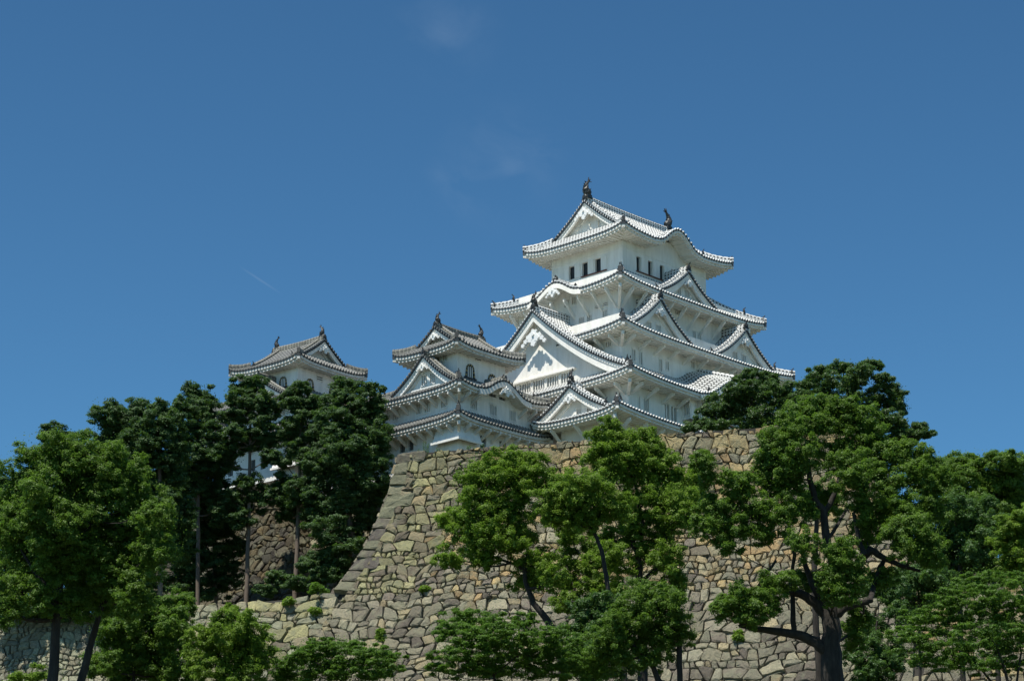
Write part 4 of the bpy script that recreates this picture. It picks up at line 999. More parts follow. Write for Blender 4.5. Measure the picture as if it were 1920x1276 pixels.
# the return face running back from the corner
def mapr(s, h, o):   # s runs backwards (away from the camera)
    k = rd(h); nn = (Wd+Zd*k)/sqrt(1+k*k); return K0-Nd*s+Wd*rr(h)-Zd*h+nn*o
pr_ = scatter(-5, 12, 0, HT, .35, .8, lambda s, h: s > -rr(h)+.3, rg)
stones(SM, pr_, mapr, [lambda s, h, rg: (-1, -rd(h), rr(h)-rd(h)*h), cl_top], lambda s, h, rg: PAL_GREY, rg)
def mapq(s, h, o):
    k = rd(h); nn = (Ed+Zd*k)/sqrt(1+k*k); return K0+Ed*(SE+rr(h))-Nd*s-Zd*h+nn*o
pq_ = scatter(-5, 16, 0, 15, .3, .8, lambda s, h: s > -rr(h)+.2, rg)
stones(SM, pq_, mapq, [lambda s, h, rg: (-1, -rd(h), rr(h)-rd(h)*h), cl_top], lambda s, h, rg: PAL_GREY, rg)
hs_l = [0, 1, 2, 4, 6, 8, 10, 12, HT, 16, 20, HB]
core = [[[mapw(s, h, -.30) for s in (-rr(h)+.3, 10, 20, 30, SE+min(rr(h), 4.7)-.3)] for h in hs_l], [[mapq(s, h, -.30) for s in (-rr(h)+.3, 16)] for h in hs_l[:9]], [[mapr(s, h, -.30) for s in (-rr(h)+.3, 12)] for h in hs_l[:9]]]
w_ = SM.build('stone_wall', core); tag(w_, 'high battered dry stone wall with squared corner blocks below the castle turrets', 'stone wall', 'stone ramparts')
# lower rampart to the left of the corner
SM = StoneMB(); sL = -rr(HT)+.3
def ttop(s): return HT+.05+max(0, (-s-4))*.028
ins = lambda s, h: (h > ttop(s) and s < sL)

def pal_l(s, h, rg): return PAL_PALE if s < -14+rg.uniform(-4, 4) else (PAL_GREEN if rg.random() < .55 else PAL_PALE)
lt = [lambda s, h, rg: (-.028, -1, -(HT+.05-.112)+rg.uniform(-.12, .15)), lambda s, h, rg: (1, 0, sL+.2), cl_bot]
courses(SM, -20, sL+1, HT-.6, HB, .6, 1.25, mapw, lt, pal_l, rg, lambda s, h: h > ttop(s)-.2 and s < sL and s > -17, (.06, .2), .016, (.9, 2.6))
courses(SM, -54, -16, HT-.6, HB, .38, .8, mapw, lt, pal_l, rg, lambda s, h: h > ttop(s)-.2 and s <= -17, (.06, .2), .014)
core = [[[mapw(s, max(h, ttop(s)), -.30) for s in (-52, -40, -30, -20, -10, sL)] for h in (HT, 15, 17, 20, HB)]]
w_ = SM.build('stone_wall', core); tag(w_, 'lower pale rubble rampart stretching to the left edge below the cypress trunks', 'stone wall', 'stone ramparts')
# right rampart beyond the trees
SM = StoneMB()
courses(SM, SE+4, 62, 14.0, HB, .6, 1.2, mapw, [lambda s, h, rg: (0, -1, -14.2+rg.uniform(-.2, .1)), lambda s, h, rg: (-1, 0, -SE-4.7)], lambda s, h, rg: PAL_TAN if rg.random() < .4 else PAL_GREY, rg, lambda s, h: s > SE+4.6)
core = [[[mapw(s, h, -.3) for s in (SE+4.7, 54, 62)] for h in (14.2, 18, 22, HB)]]
w_ = SM.build('stone_wall', core); tag(w_, 'shaded low stone rampart glimpsed between branches right of the big forked tree', 'stone wall', 'stone ramparts')
# bases under the turrets
def base_faces(origin, ex, ny, zt, H, faces, pal, rg, r0=(.3, .75)):
    SMb = StoneMB(); core = []
    rb = lambda h: .10*h+.014*h*h; rbd = lambda h: .10+.028*h
    for (o, e_, n_, Ln, la, lb) in faces:     # corner o, direction e_, outward n_, length; la/lb: mitre at ends
        o = np.array([o[0], o[1], zt])
        def mp_(s, h, off, o=o, e_=e_, n_=n_): k = rbd(h); nn = (n_+Zd*k)/sqrt(1+k*k); return o+e_*s+n_*rb(h)-Zd*h+nn*off
        x0, x1 = (-rb(H) if la else 0), Ln+(rb(H) if lb else 0)
        ins_ = lambda s, h: (s > (-rb(h) if la else 0)+.15) and (s < Ln+(rb(h) if lb else 0)-.15)
        pp = scatter(x0, x1, 0, H, r0[0], r0[1], ins_, rg)
        cls = [cl_top]
        if la: cls.append(lambda s, h, rg: (-1, -rbd(h), rb(h)-rbd(h)*h))
        stones(SMb, pp, mp_, cls, lambda s, h, rg: pal, rg)
        core.append([[mp_(s, h, -.3) for s in ((-rb(h) if la else 0)+.3, Ln*.5, Ln)] for h in np.linspace(0, H, 6)])
    return SMb, core
Ui = np.array([cos(IRZ), sin(IRZ), 0]); Vi = np.array([-sin(IRZ), cos(IRZ), 0])
ci = IC-Ui*5.9-Vi*5.8
SMb, core = base_faces(None, None, None, 61.9, 19.0, [(ci, Ui, -Vi, 13.0, True, False), (ci, Vi, -Ui, 16.0, True, False)], [tuple(v*.30 for v in c_) for c_ in PAL_TAN[:4]+PAL_GREY], rg)  # stone colours scaled down to paint in the shade on this base
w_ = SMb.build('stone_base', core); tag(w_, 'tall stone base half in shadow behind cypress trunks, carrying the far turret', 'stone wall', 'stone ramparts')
cw_ = WC-Uv*5.5-Vv*5.4
SMb, core = base_faces(None, None, None, 59.6, 16.5, [(cw_, Uv, -Vv, 6.0, True, False), (cw_, Vv, -Uv, 24.0, True, False)], PAL_GREY, rg)
w_ = SMb.build('stone_base', core); tag(w_, 'dark stone base mostly hidden by dense cypress, carrying the near turret', 'stone wall', 'stone ramparts')
# earth fills behind the ramparts
def fill(name, s0, s1, b0, b1, zt, zb=25, inset=.45):
    B = MB(); P = lambda s, b, z: tuple(np.array([K0[0], K0[1], 0])+Ed*s-Nd*b+Zd*z)
    B.hexa([P(s0,b0,zb),P(s1,b0,zb),P(s1,b1,zb),P(s0,b1,zb),P(s0,b0,zt),P(s1,b0,zt),P(s1,b1,zt),P(s0,b1,zt)], M_GROUND); tag(B.build(name), kind='structure')
fill('castle_terrace', .6, 40.5, .6, 62, 57.75)
fill('lower_terrace', -75, .5, -rr(HT)+1.2, 70, K0[2]-HT-.35)

# ------------------------------------------------------------------ vegetation
def ray(x, y):
    X = (x-CXP)/FPX; Y = -(y-CYP)/FPX
    return np.array([X, cos(PITCH)-Y*sin(PITCH), sin(PITCH)+Y*cos(PITCH)])
def at(x, y, Y_):
    r = ray(x, y); return np.array([0, 0, CAMZ])+r*(Y_/r[1])
def mpp(P): return ((P[1])*cos(PITCH)+(P[2]-CAMZ)*sin(PITCH))/FPX        # metres per photo pixel there
def leaf_mat(name, dark, mid, light, trans=.35, rough=.5):
    m, n, l, p = mat(name); vc = n.new('ShaderNodeVertexColor'); vc.layer_name = 'tint'
    c = ramp(n, l, vc.outputs[0], [(0, dark), (.55, mid), (1, light)])
    l.new(c, p.inputs['Base Color']); p.inputs['Roughness'].default_value = rough; p.inputs['Specular IOR Level'].default_value = .35
    tr = n.new('ShaderNodeBsdfTranslucent'); l.new(mixc(n, l, .5, c, (.16, .32, .03)), tr.inputs[0])
    ms = n.new('ShaderNodeMixShader'); ms.inputs[0].default_value = trans; l.new(p.outputs[0], ms.inputs[1]); l.new(tr.outputs[0], ms.inputs[2])
    l.new(ms.outputs[0], n['Material Output'].inputs[0]); return m
L_CAMPHOR = leaf_mat('camphor_leaf', (.055, .110, .018), (.115, .205, .026), (.20, .31, .036), .5, .55)
L_BRIGHT = leaf_mat('young_leaf', (.085, .150, .018), (.170, .275, .028), (.27, .38, .040), .52, .55)
L_DARK = leaf_mat('evergreen_leaf', (.034, .080, .022), (.068, .140, .034), (.12, .205, .045), .4, .5)
L_CYP = leaf_mat('cypress_leaf', (.026, .062, .020), (.052, .108, .030), (.095, .160, .042), .35, .6)
L_MAPLE = leaf_mat('maple_leaf', (.055, .120, .018), (.105, .205, .024), (.17, .29, .034), .5, .5)
L_CHERRY = leaf_mat('broad_leaf', (.030, .068, .020), (.060, .118, .030), (.105, .175, .042), .35, .5)
L_RED = leaf_mat('withered_leaf', (.10, .03, .01), (.18, .06, .02), (.25, .1, .03), .3, .6)
m, n, l, p = mat('bark'); t = n.new('ShaderNodeTexCoord').outputs['Object']; mpn = n.new('ShaderNodeMapping'); mpn.inputs['Scale'].default_value = (1, 1, .22); l.new(t, mpn.inputs[0])
a = noise(n, l, mpn.outputs[0], 7, 7, .65); b = noise(n, l, t, 1.2, 3)
c = ramp(n, l, a.outputs[0], [(.3, (.014, .011, .008)), (.6, (.045, .037, .028)), (.8, (.09, .08, .062))]); c = mixc(n, l, .5, c, b.outputs[0], 'MULTIPLY')
l.new(c, p.inputs['Base Color']); p.inputs['Roughness'].default_value = .9; bump(n, l, a.outputs[0], .9, .08, p); M_BARK = m
M_BARK2 = plain('red_brown_bark', (.15, .115, .088), .9, 3, .4)

def foliage(name, blobs, leafm, leaf, cover, parent, lump=.40, tuftr=None, flat=1.0, seed=0, core=True, upbias=.85, loose=.12, nsub=None):
    """blobs: list of (centre xyz, rx, rz) in metres; leaves gather in tufts on the lumpy surface of every clump"""
    g = np.random.default_rng(seed+5); PC, PN, PT, PS = [], [], [], []
    for (c, rx, rz) in blobs:
        r = sqrt(rx*rz); ns = nsub or int(np.clip(16+r*9, 18, 40))
        d = g.normal(size=(ns, 3)); d[:, 2] += .25; d /= np.linalg.norm(d, axis=1)[:, None]
        sub_c = c+d*np.array([rx, rx, rz])*g.uniform(.38, 1.08, (ns, 1)); sub_r = r*g.uniform(.13, .34, ns)*(lump/.40)
        sub_c = np.vstack([sub_c, c[None]]); sub_r = np.append(sub_r, r*.50)
        for k in range(len(sub_r)):
            sr = sub_r[k]; tr_ = tuftr or max(leaf*2.1, .13*sr+.07)
            nt = max(5, int(4*pi*sr*sr/(pi*tr_*tr_)*.95))
            td = g.normal(size=(nt, 3)); td /= np.linalg.norm(td, axis=1)[:, None]
            sq = np.array([1, 1, max(.35, min(1, rz/rx))*flat])
            tc_ = sub_c[k]+td*sr*sq*g.uniform(.50, 1.18, (nt, 1))
            nl = max(4, int(2*pi*tr_*tr_/(leaf*leaf*.33)*cover))
            tint = g.beta(2.2, 2.6, nt)
            off = g.normal(size=(nt, nl, 3)); off /= np.linalg.norm(off, axis=2)[:, :, None]; off *= (g.random((nt, nl, 1))**.45)*tr_*np.array([1, 1, .7*flat])
            P = tc_[:, None, :]+off
            N_ = td[:, None, :]*.9+off/tr_*.8+np.array([0, 0, upbias])+g.normal(size=(nt, nl, 3))*.55
            # young leaves at tuft tips are a little paler
            T_ = np.clip(tint[:, None]*.62+g.random((nt, nl))*.38+.15*(g.random((nt, nl)) > .93), 0, 1)
            PC.append(P.reshape(-1, 3)); PN.append(N_.reshape(-1, 3)); PT.append(T_.ravel()); PS.append(g.uniform(.7, 1.25, nt*nl)*leaf)
        if loose:
            nn = int(4*pi*rx*rz/(leaf*leaf)*loose*.5); dd = g.normal(size=(nn, 3)); dd /= np.linalg.norm(dd, axis=1)[:, None]
            PC.append(c+dd*np.array([rx, rx, rz])*g.uniform(.2, 1.18, (nn, 1))); PN.append(dd+g.normal(size=(nn, 3))); PT.append(g.random(nn)*.7); PS.append(g.uniform(.6, 1.1, nn)*leaf)
    P = np.vstack(PC); N_ = np.vstack(PN); T_ = np.concatenate(PT); S_ = np.concatenate(PS)
    N_ /= np.linalg.norm(N_, axis=1)[:, None]+1e-9
    r_ = g.normal(size=P.shape); a = np.cross(N_, r_); a /= np.linalg.norm(a, axis=1)[:, None]+1e-9; b = np.cross(N_, a)
    n = len(P); V = np.empty((n, 4, 3)); S = S_[:, None]
    V[:, 0] = P-a*S*.62; V[:, 1] = P+b*S*.34+N_*S*.06; V[:, 2] = P+a*S*.62; V[:, 3] = P-b*S*.34+N_*S*.06
    me = bpy.data.meshes.new(name); me.vertices.add(4*n); me.vertices.foreach_set('co', V.reshape(-1).astype(np.float32))
    me.loops.add(4*n); me.loops.foreach_set('vertex_index', np.arange(4*n, dtype=np.int32)); me.polygons.add(n)
    me.polygons.foreach_set('loop_start', np.arange(0, 4*n, 4, dtype=np.int32))
    me.update(calc_edges=True); me.materials.append(leafm)
    ca = me.color_attributes.new('tint', 'FLOAT_COLOR', 'POINT'); col = np.ones((n, 4, 4), np.float32); col[:, :, :3] = T_[:, None, None]; ca.data.foreach_set('color', col.ravel())
    me.update(); me.validate()
    o = bpy.data.objects.new(name, me); COL.objects.link(o); o.parent = parent
    FOL[0] += n
    return o
FOL = [0]
def tree(label, Y, trunks, blobs, leafm, leafpx=4.6, cover=.55, cat='tree', name='tree', group=None, bark=None, depth=.55, seed=1, limbs=True, gzf=None, flat=1.0, lump=.40, kind_foliage='crown', upbias=.85, loose=.45, twig=1.0, nsub=None, gx_=1.3, gz_=1.5):
    g = random.Random(seed*17+3)
    bx = trunks[0][0]; B0 = at(bx[0], bx[1], Y); gb = (gzf if gzf is not None else gz(B0[0], B0[1])-.2)
    root = empty(name, (B0[0], B0[1], gb)); tag(root, label, cat, group); O_ = np.array([B0[0], B0[1], gb])
    TB = MB(); nodes = []
    for ti, tk in enumerate(trunks):
        dy0 = tk[0][3] if len(tk[0]) > 3 else 0
        pts = []; rad = []
        for q in tk:
            P = at(q[0], q[1], Y+(q[3] if len(q) > 3 else 0)); pts.append(P); rad.append(q[2]*.62*mpp(P))
        if ti == 0 or (len(tk[0]) > 4):
            if pts[0][2] > gb+.3:
                k = min(1.5, pts[0][2]-gb); base = np.array([pts[0][0], pts[0][1], gb]); pts.insert(0, np.array([pts[0][0], pts[0][1], gb+.4*k])); rad.insert(0, rad[0]*1.08); pts.insert(0, base); rad.insert(0, rad[0]*1.35)
        # refine with slight wander
        P2, R2 = [pts[0]], [rad[0]]
        for i in range(1, len(pts)):
            for k in (1, 2, 3):
                t_ = k/3; w = .10*sin(pi*t_)*rad[i]*3
                P2.append(pts[i-1]*(1-t_)+pts[i]*t_+np.array([g.uniform(-w, w), g.uniform(-w, w), 0])); R2.append(rad[i-1]*(1-t_)+rad[i]*t_)
        tube(TB, [p-O_ for p in P2], R2, bark or M_BARK, 9)
        nodes += [(p, r) for p, r in zip(P2[len(P2)//3:], R2[len(P2)//3:])]
    bl = []; sp = max(b[2] for b in blobs)
    for b in blobs:
        dy = b[4] if len(b) > 4 else None
        P0 = at(b[0], b[1], Y); s_ = mpp(P0)
        d = dy if dy is not None else g.uniform(-depth, depth)*sp*2.0*s_
        P = at(b[0], b[1], Y+d); s_ = mpp(P); bl.append((P-O_, b[2]*s_*gx_, b[3]*s_*gz_))
        if limbs:
            # limb from the nearest lower trunk node into the clump, then twigs inside it
            cand = [q for q in nodes if q[0][2] < P[2]+.3*b[3]*s_] or nodes
            q = min(cand, key=lambda q: np.linalg.norm(q[0]-P)+.6*max(0, q[0][2]-P[2]))
            A = q[0]; L = np.linalg.norm(P-A); r0 = min(q[1]*.7, .035*L+.05)*twig
            mid = (A+P)/2+np.array([g.uniform(-.1, .1), g.uniform(-.1, .1), -.10])*L*.8
            pp = [A, (A+mid)/2*1.0+np.array([0, 0, -.02*L]), mid, (mid+P)/2+np.array([0, 0, .03*L]), P]
            tube(TB, [p-O_ for p in pp], [r0, r0*.85, r0*.7, r0*.55, r0*.35], bark or M_BARK, 6)
            nodes.append((mid, r0*.7))
            for _ in range(4):
                e = P+np.array([g.uniform(-1, 1)*b[2], g.uniform(-1, 1)*b[2], g.uniform(-.2, 1)*b[3]])*s_*.8
                tube(TB, [p-O_ for p in (P, (P+e)/2+np.array([0, 0, .05]), e)], [r0*.35, r0*.25, r0*.12], bark or M_BARK, 4)
    tr = TB.build('trunk', root, True)
    lf = leafpx*.72*mpp(at(blobs[0][0], blobs[0][1], Y))
    foliage(kind_foliage, bl, leafm, lf, cover, root, lump, None, flat, seed, upbias=upbias, loose=loose, nsub=nsub)
    return root
TZ = K0[2]-HT-.5; PZ = 57.6
# --- cypresses on the lower terrace
G1 = 'dark evergreens around the terrace'
def cyp(label, trunks, blobs, seed, Y=225.5, **k): return tree(label, Y, trunks, blobs, L_CYP, 4.4, .55, 'cypress', 'cypress_tree', G1, M_BARK2, .35, seed, gzf=k.pop('gzf', TZ), flat=.8, lump=.42, twig=.7, gx_=1.05, gz_=1.22, **k)
cyp('slender dark cypress with tall bare straight trunk, leftmost of the three trunks on the terrace', [[(371,1136,6.5),(372,1000,6),(372,900,5.5),(371,760,3)], [(372,1000,4.5),(366,960,4),(364,900,3)]],
    [(370,740,30,20),(385,765,30,22),(350,770,34,22),(372,800,42,24),(345,820,40,24),(402,830,22,18),(372,855,44,26),(335,870,40,28),(395,885,36,24),(350,910,44,28),(310,900,34,28),(385,925,26,18),(405,960,16,20)], 31)
cyp('slender dark cypress with open gaps, middle of the three bare trunks on the terrace', [[(462,1122,7.5),(466,1000,6),(468,880,5),(470,750,3)]],
    [(452,728,26,18),(478,722,22,16),(445,752,28,18),(480,755,30,20),(505,765,22,18),(455,785,40,20),(495,800,26,20),(440,812,24,16),(470,830,32,18),(420,865,34,22),(462,908,26,18),(505,830,18,14),(480,935,30,20),(508,858,20,13),(425,835,18,14),(455,975,22,20),(430,935,20,16)], 32)
cyp('dark cypress with short bare trunk standing right of the middle trunk, before the white turret', [[(553,1110,8),(558,1000,6.5),(562,900,5),(564,750,3)]],
    [(532,868,15,11),(520,925,24,16),(565,732,24,16),(550,755,28,18),(585,760,24,20),(560,790,36,22),(535,815,26,18),(590,815,34,24),(560,845,26,16),(590,865,38,26),(530,905,20,18),(560,925,34,28),(590,960,36,28),(540,965,24,22)], 33)
cyp('broad dense dark cypress hiding the corner of the near turret and the rampart', [[(655,1105,9),(655,950,8),(655,760,4)]],
    [(650,725,30,18),(690,732,26,16),(630,750,32,20),(665,765,45,28),(705,775,24,26),(625,800,40,30),(680,815,50,32),(715,830,16,24),(640,850,48,34),(700,872,32,30),(650,905,55,36),(712,908,20,18),(610,880,40,36),(690,935,34,28),(640,960,50,34),(680,985,36,24),(615,1000,40,30),(655,1025,36,24),(585,925,26,30),(600,1045,26,18)], 34, Y=223)
cyp('rounded dark evergreen with two leafy tops left of the terrace trunks', [[(300,1150,8),(300,960,7),(298,800,4)]],
    [(200,775,34,24),(262,772,30,22),(300,770,26,18),(225,805,45,28),(285,805,42,28),(320,800,30,26),(200,830,40,28),(255,845,55,34),(315,850,42,34),(240,890,60,38),(310,905,48,38),(270,950,60,40),(335,960,36,36),(300,1005,50,36),(340,1030,32,30)], 35, Y=213)
cyp('small dark evergreen tip poking above the broad camphor at far left', [[(110,1120,7),(108,960,6),(105,830,3)]],
    [(98,812,28,17),(120,822,22,14),(150,838,32,18),(100,845,38,22),(160,862,42,26),(120,880,48,28),(180,895,40,30)], 36, Y=190, )
cyp('very dark bushy evergreen in deep shade behind the leftmost terrace trunk', [[(405,1120,6),(400,1000,5),(402,920,3)]],
    [(335,905,40,28),(395,925,42,26),(430,950,30,24),(350,960,42,32),(410,990,44,32),(340,1020,40,32),(395,1045,46,32),(345,1075,40,28),(410,1090,40,24),(370,1110,44,18),(440,1020,22,24)], 37, Y=230)
cyp('dense dark evergreen mass behind the crown of the broad camphor at far left', [[(60,1150,9),(62,1050,7),(60,950,4)]],
    [(10,930,40,26),(60,920,44,26),(110,940,44,28),(160,930,44,28),(20,985,46,32),(80,985,50,34),(140,990,50,34),(200,990,44,32),(20,1045,46,34),(80,1050,50,34),(145,1055,50,34),(210,1055,46,34),(265,1060,40,30),(10,1138,40,20),(60,1140,44,20),(120,1142,44,20),(180,1142,44,20),(240,1140,40,20),(15,1105,44,28),(75,1110,50,28),(140,1115,50,26),(210,1115,46,26),(270,1110,40,24)], 38, Y=214)
cyp('low evergreen scrub added to darken the foot of the stone base between bare trunks', [[(600,1118,3),(600,1080,2)]],
    [(520,1085,22,12),(555,1095,26,12),(600,1085,28,16),(640,1070,30,18),(575,1060,20,12),(620,1040,24,16),(500,1108,20,10),(660,1095,26,14)], 39, Y=222)  # scrub added in front of bare stones so the base reads as shaded
# --- big camphor at the left edge
tree('broad camphor tree with two dark leaning trunks filling the left edge', 112, [[(98,1282,17,0),(104,1190,14,0),(112,1100,11,0),(118,1020,8,0)], [(150,1282,13,1.5,1),(178,1180,10,1.5),(200,1100,7,1.5),(208,1040,5,1.5)], [(110,1120,8,0),(70,1080,6,0),(45,1040,4,0)], [(118,1030,6,0),(170,985,4,0),(215,960,3,0)]],
    [(110,862,70,36),(165,850,50,26),(60,890,50,34),(30,930,36,34),(150,905,72,42),(215,890,44,34),(85,945,66,42),(255,925,42,30),(190,965,60,42),(25,985,42,40),(285,965,30,26),(110,1005,62,42),(250,995,56,36),(300,1000,36,30),(45,1050,50,42),(170,1050,56,40),(290,1045,40,30),(235,1070,48,36),(110,1075,44,34),(20,1100,36,34),(185,1110,46,32),(70,1125,40,26),(250,1120,44,26),(140,1140,34,20),(15,1150,24,18)],
    L_CAMPHOR, 4.8, .5, 'camphor tree', 'camphor_tree', 'camphor trees on the slope', seed=41, depth=.5)
# --- lower left shrubs
tree('dark leafy young camphor right of the two leaning trunks', 128, [[(250,1285,5),(252,1220,4),(258,1170,3)], [(252,1230,3),(300,1180,2)]],
    [(255,1150,40,24),(300,1140,30,20),(330,1140,26,22),(215,1185,36,26),(270,1185,46,30),(320,1175,32,26),(240,1225,50,30),(300,1225,46,30),(330,1215,24,24),(200,1250,36,24),(265,1262,50,22),(320,1262,36,22)], L_CAMPHOR, 4.6, .6, 'camphor tree', 'camphor_tree', 'camphor trees on the slope', seed=42)
tree('low light green leafy tree before the lower rampart at left', 120, [[(412,1285,7),(405,1240,5),(420,1200,3)], [(408,1250,4),(440,1215,2.5)]],
    [(430,1160,26,16),(455,1172,30,20),(405,1180,28,18),(440,1195,40,24),(385,1205,32,20),(480,1205,28,22),(410,1225,44,22),(455,1235,42,26),(370,1235,28,20),(485,1245,26,24),(400,1262,36,16),(440,1268,34,14)], L_BRIGHT, 4.6, .5, 'camphor tree', 'camphor_tree', 'camphor trees on the slope', seed=43)
tree('small leafy sapling at the bottom left below the pale rampart', 118, [[(70,1285,3),(72,1265,2)]], [(50,1270,30,10),(85,1264,30,12),(30,1280,22,10)], L_BRIGHT, 4.6, .5, 'shrub', 'shrub', seed=44, nsub=6)
# --- maples
MG_ = 'low spreading maples'
def maple(label, Y, trunks, blobs, seed): return tree(label, Y, trunks, blobs, L_MAPLE, 4.2, .5, 'maple tree', 'maple_tree', MG_, None, .6, seed, flat=.7, lump=.34, upbias=1.0, loose=.9, twig=.6, gx_=1.3, gz_=1.7)
maple('low flat-layered maple at the foot of the rampart corner', 125, [[(640,1290,4.5),(638,1262,3.5),(650,1235,2)], [(638,1265,2.5),(590,1240,1.5)], [(640,1262,2.5),(700,1238,1.5)]],
    [(595,1213,34,9),(655,1208,36,9),(560,1228,34,10),(620,1226,44,10),(690,1224,40,10),(730,1232,26,8),(545,1246,32,10),(600,1246,44,12),(665,1246,44,11),(722,1248,30,9),(530,1266,22,9),(580,1266,40,10),(640,1268,44,10),(700,1264,34,9)], 51)
maple('wide maple with spreading layered twigs before the middle of the high wall', 128, [[(930,1290,5),(925,1262,4),(905,1225,2.5)], [(925,1265,3),(975,1225,2)], [(925,1262,3),(870,1225,2)]],
    [(870,1158,40,12),(915,1162,36,12),(850,1180,32,11),(900,1185,46,13),(950,1182,40,12),(985,1168,26,12),(870,1206,48,13),(930,1208,50,13),(990,1202,42,14),(1035,1190,34,16),(850,1232,42,11),(905,1234,50,12),(965,1232,50,12),(1025,1225,42,14),(1075,1215,38,18),(830,1256,26,8),(890,1258,44,10),(950,1260,44,10),(1015,1256,46,14),(1075,1250,46,18),(1120,1245,30,22)], 52)
maple('large layered maple in the lower right corner of the view', 104, [[(1893,1290,5),(1880,1240,4),(1850,1180,2.5)], [(1870,1290,4,0,1),(1820,1230,3),(1770,1190,2)], [(1905,1290,4,0,1),(1915,1220,3),(1900,1160,2)]],
    [(1850,1085,44,12),(1900,1092,34,12),(1810,1102,40,12),(1865,1112,50,13),(1780,1128,42,12),(1835,1135,54,13),(1900,1132,36,13),(1750,1152,42,12),(1810,1160,56,13),(1880,1160,48,13),(1720,1162,34,11),(1765,1184,52,12),(1840,1186,58,13),(1905,1186,36,13),(1705,1190,36,11),(1740,1212,50,12),(1810,1214,58,12),(1880,1214,48,12),(1770,1240,48,11),(1835,1244,52,11),(1900,1246,34,11),(1730,1236,30,9)], 53)
# --- middle group before the high wall
CG = 'light green trees before the high wall'
def mid(label, Y, trunks, blobs, seed, leafm=None, **k): return tree(label, Y, trunks, blobs, leafm or L_BRIGHT, 4.6, .42, 'camphor tree', 'camphor_tree', CG, None, .5, seed, lump=.38, gx_=1.32, gz_=1.45, loose=.7, **k)
mid('light green tree on a thick dark leaning trunk, leftmost before the high wall', 142, [[(1056,1255,15),(1045,1200,14),(1025,1160,11),(1000,1130,9),(985,1090,7),(984,1060,6)], [(984,1070,6),(972,1060,5),(930,1045,3.5),(905,1030,2.5)], [(985,1075,6),(990,1030,5),(975,985,3),(960,950,2)]],
    [(920,870,36,20),(965,862,40,18),(1005,880,36,20),(890,900,34,24),(945,900,48,24),(1000,912,46,24),(1045,905,28,20),(900,940,44,26),(955,945,46,28),(870,985,38,24),(915,985,44,28),(965,990,44,28),(845,975,22,16),(890,1020,40,22),(940,1022,40,20),(843,1050,24,13),(900,1050,24,12),(1010,1060,36,22),(995,1090,32,22),(1030,1085,26,20),(960,1030,24,14)], 61)
mid('light green tree with slim curving trunk bending left over the high wall', 138, [[(1170,1260,10),(1158,1160,9),(1140,1105,7),(1130,1040,6.5),(1118,1005,5.5),(1098,978,4.5),(1085,950,3)], [(1150,1130,5),(1110,1125,3),(1060,1128,2)]],
    [(1075,915,40,20),(1115,910,38,20),(1045,940,38,22),(1095,945,46,24),(1140,935,34,22),(1060,970,38,18),(1110,972,36,16),(1155,960,28,20),(1035,965,24,14),(1085,985,26,12)], 62)
mid('tallest light green tree before the high wall, its crown reaching the white keep', 146, [[(1205,1265,16),(1203,1150,14),(1200,1090,12),(1196,1035,10),(1178,1000,8),(1162,970,6),(1158,930,4)], [(1198,1050,7),(1205,980,6),(1190,900,4),(1180,850,3)], [(1198,1095,7),(1235,1060,5),(1250,1010,3.5),(1240,970,2.5)]],
    [(1143,803,20,14),(1130,830,30,20),(1165,835,34,20),(1205,825,30,18),(1120,858,32,20),(1160,865,44,22),(1210,860,42,24),(1245,865,22,20),(1135,890,32,18),(1185,895,50,22),(1235,893,30,18),(1270,905,30,20),(1300,895,26,18),(1215,930,40,22),(1260,940,44,24),(1300,930,30,22),(1175,950,24,24),(1225,968,38,22),(1280,975,36,20),(1185,1000,26,20),(1240,1005,34,20),(1140,1015,28,20),(1150,1050,36,24),(1210,1045,26,22),(1250,1050,26,30),(1270,1095,24,26)], 63)
mid('low bright bushy tree at the foot of the high wall beside a dark post-like trunk', 126, [[(1275,1285,9),(1274,1220,8.5),(1273,1170,7),(1262,1130,3)], [(1240,1285,10,0,1),(1225,1250,8),(1200,1220,5),(1180,1200,3)]],
    [(1205,1110,34,18),(1240,1115,30,18),(1180,1140,34,20),(1225,1142,44,22),(1265,1140,26,22),(1160,1168,30,18),(1205,1172,44,22),(1255,1172,34,22),(1140,1195,30,18),(1185,1202,42,20),(1235,1205,40,22),(1130,1225,22,14),(1165,1235,26,14),(1220,1235,34,16),(1275,1190,20,16)], 64, L_CAMPHOR)
tree('dark shrubby tree in the shade between the low bushy tree and the leaning trunk', 136, [[(1110,1285,5),(1112,1200,4),(1115,1165,3)]], [(1105,1150,34,22),(1140,1140,28,20),(1090,1185,34,22),(1130,1180,30,22),(1110,1215,40,24),(1090,1245,36,22),(1150,1255,40,20)], L_DARK, 4.4, .5, 'shrub', 'shrub', seed=65)
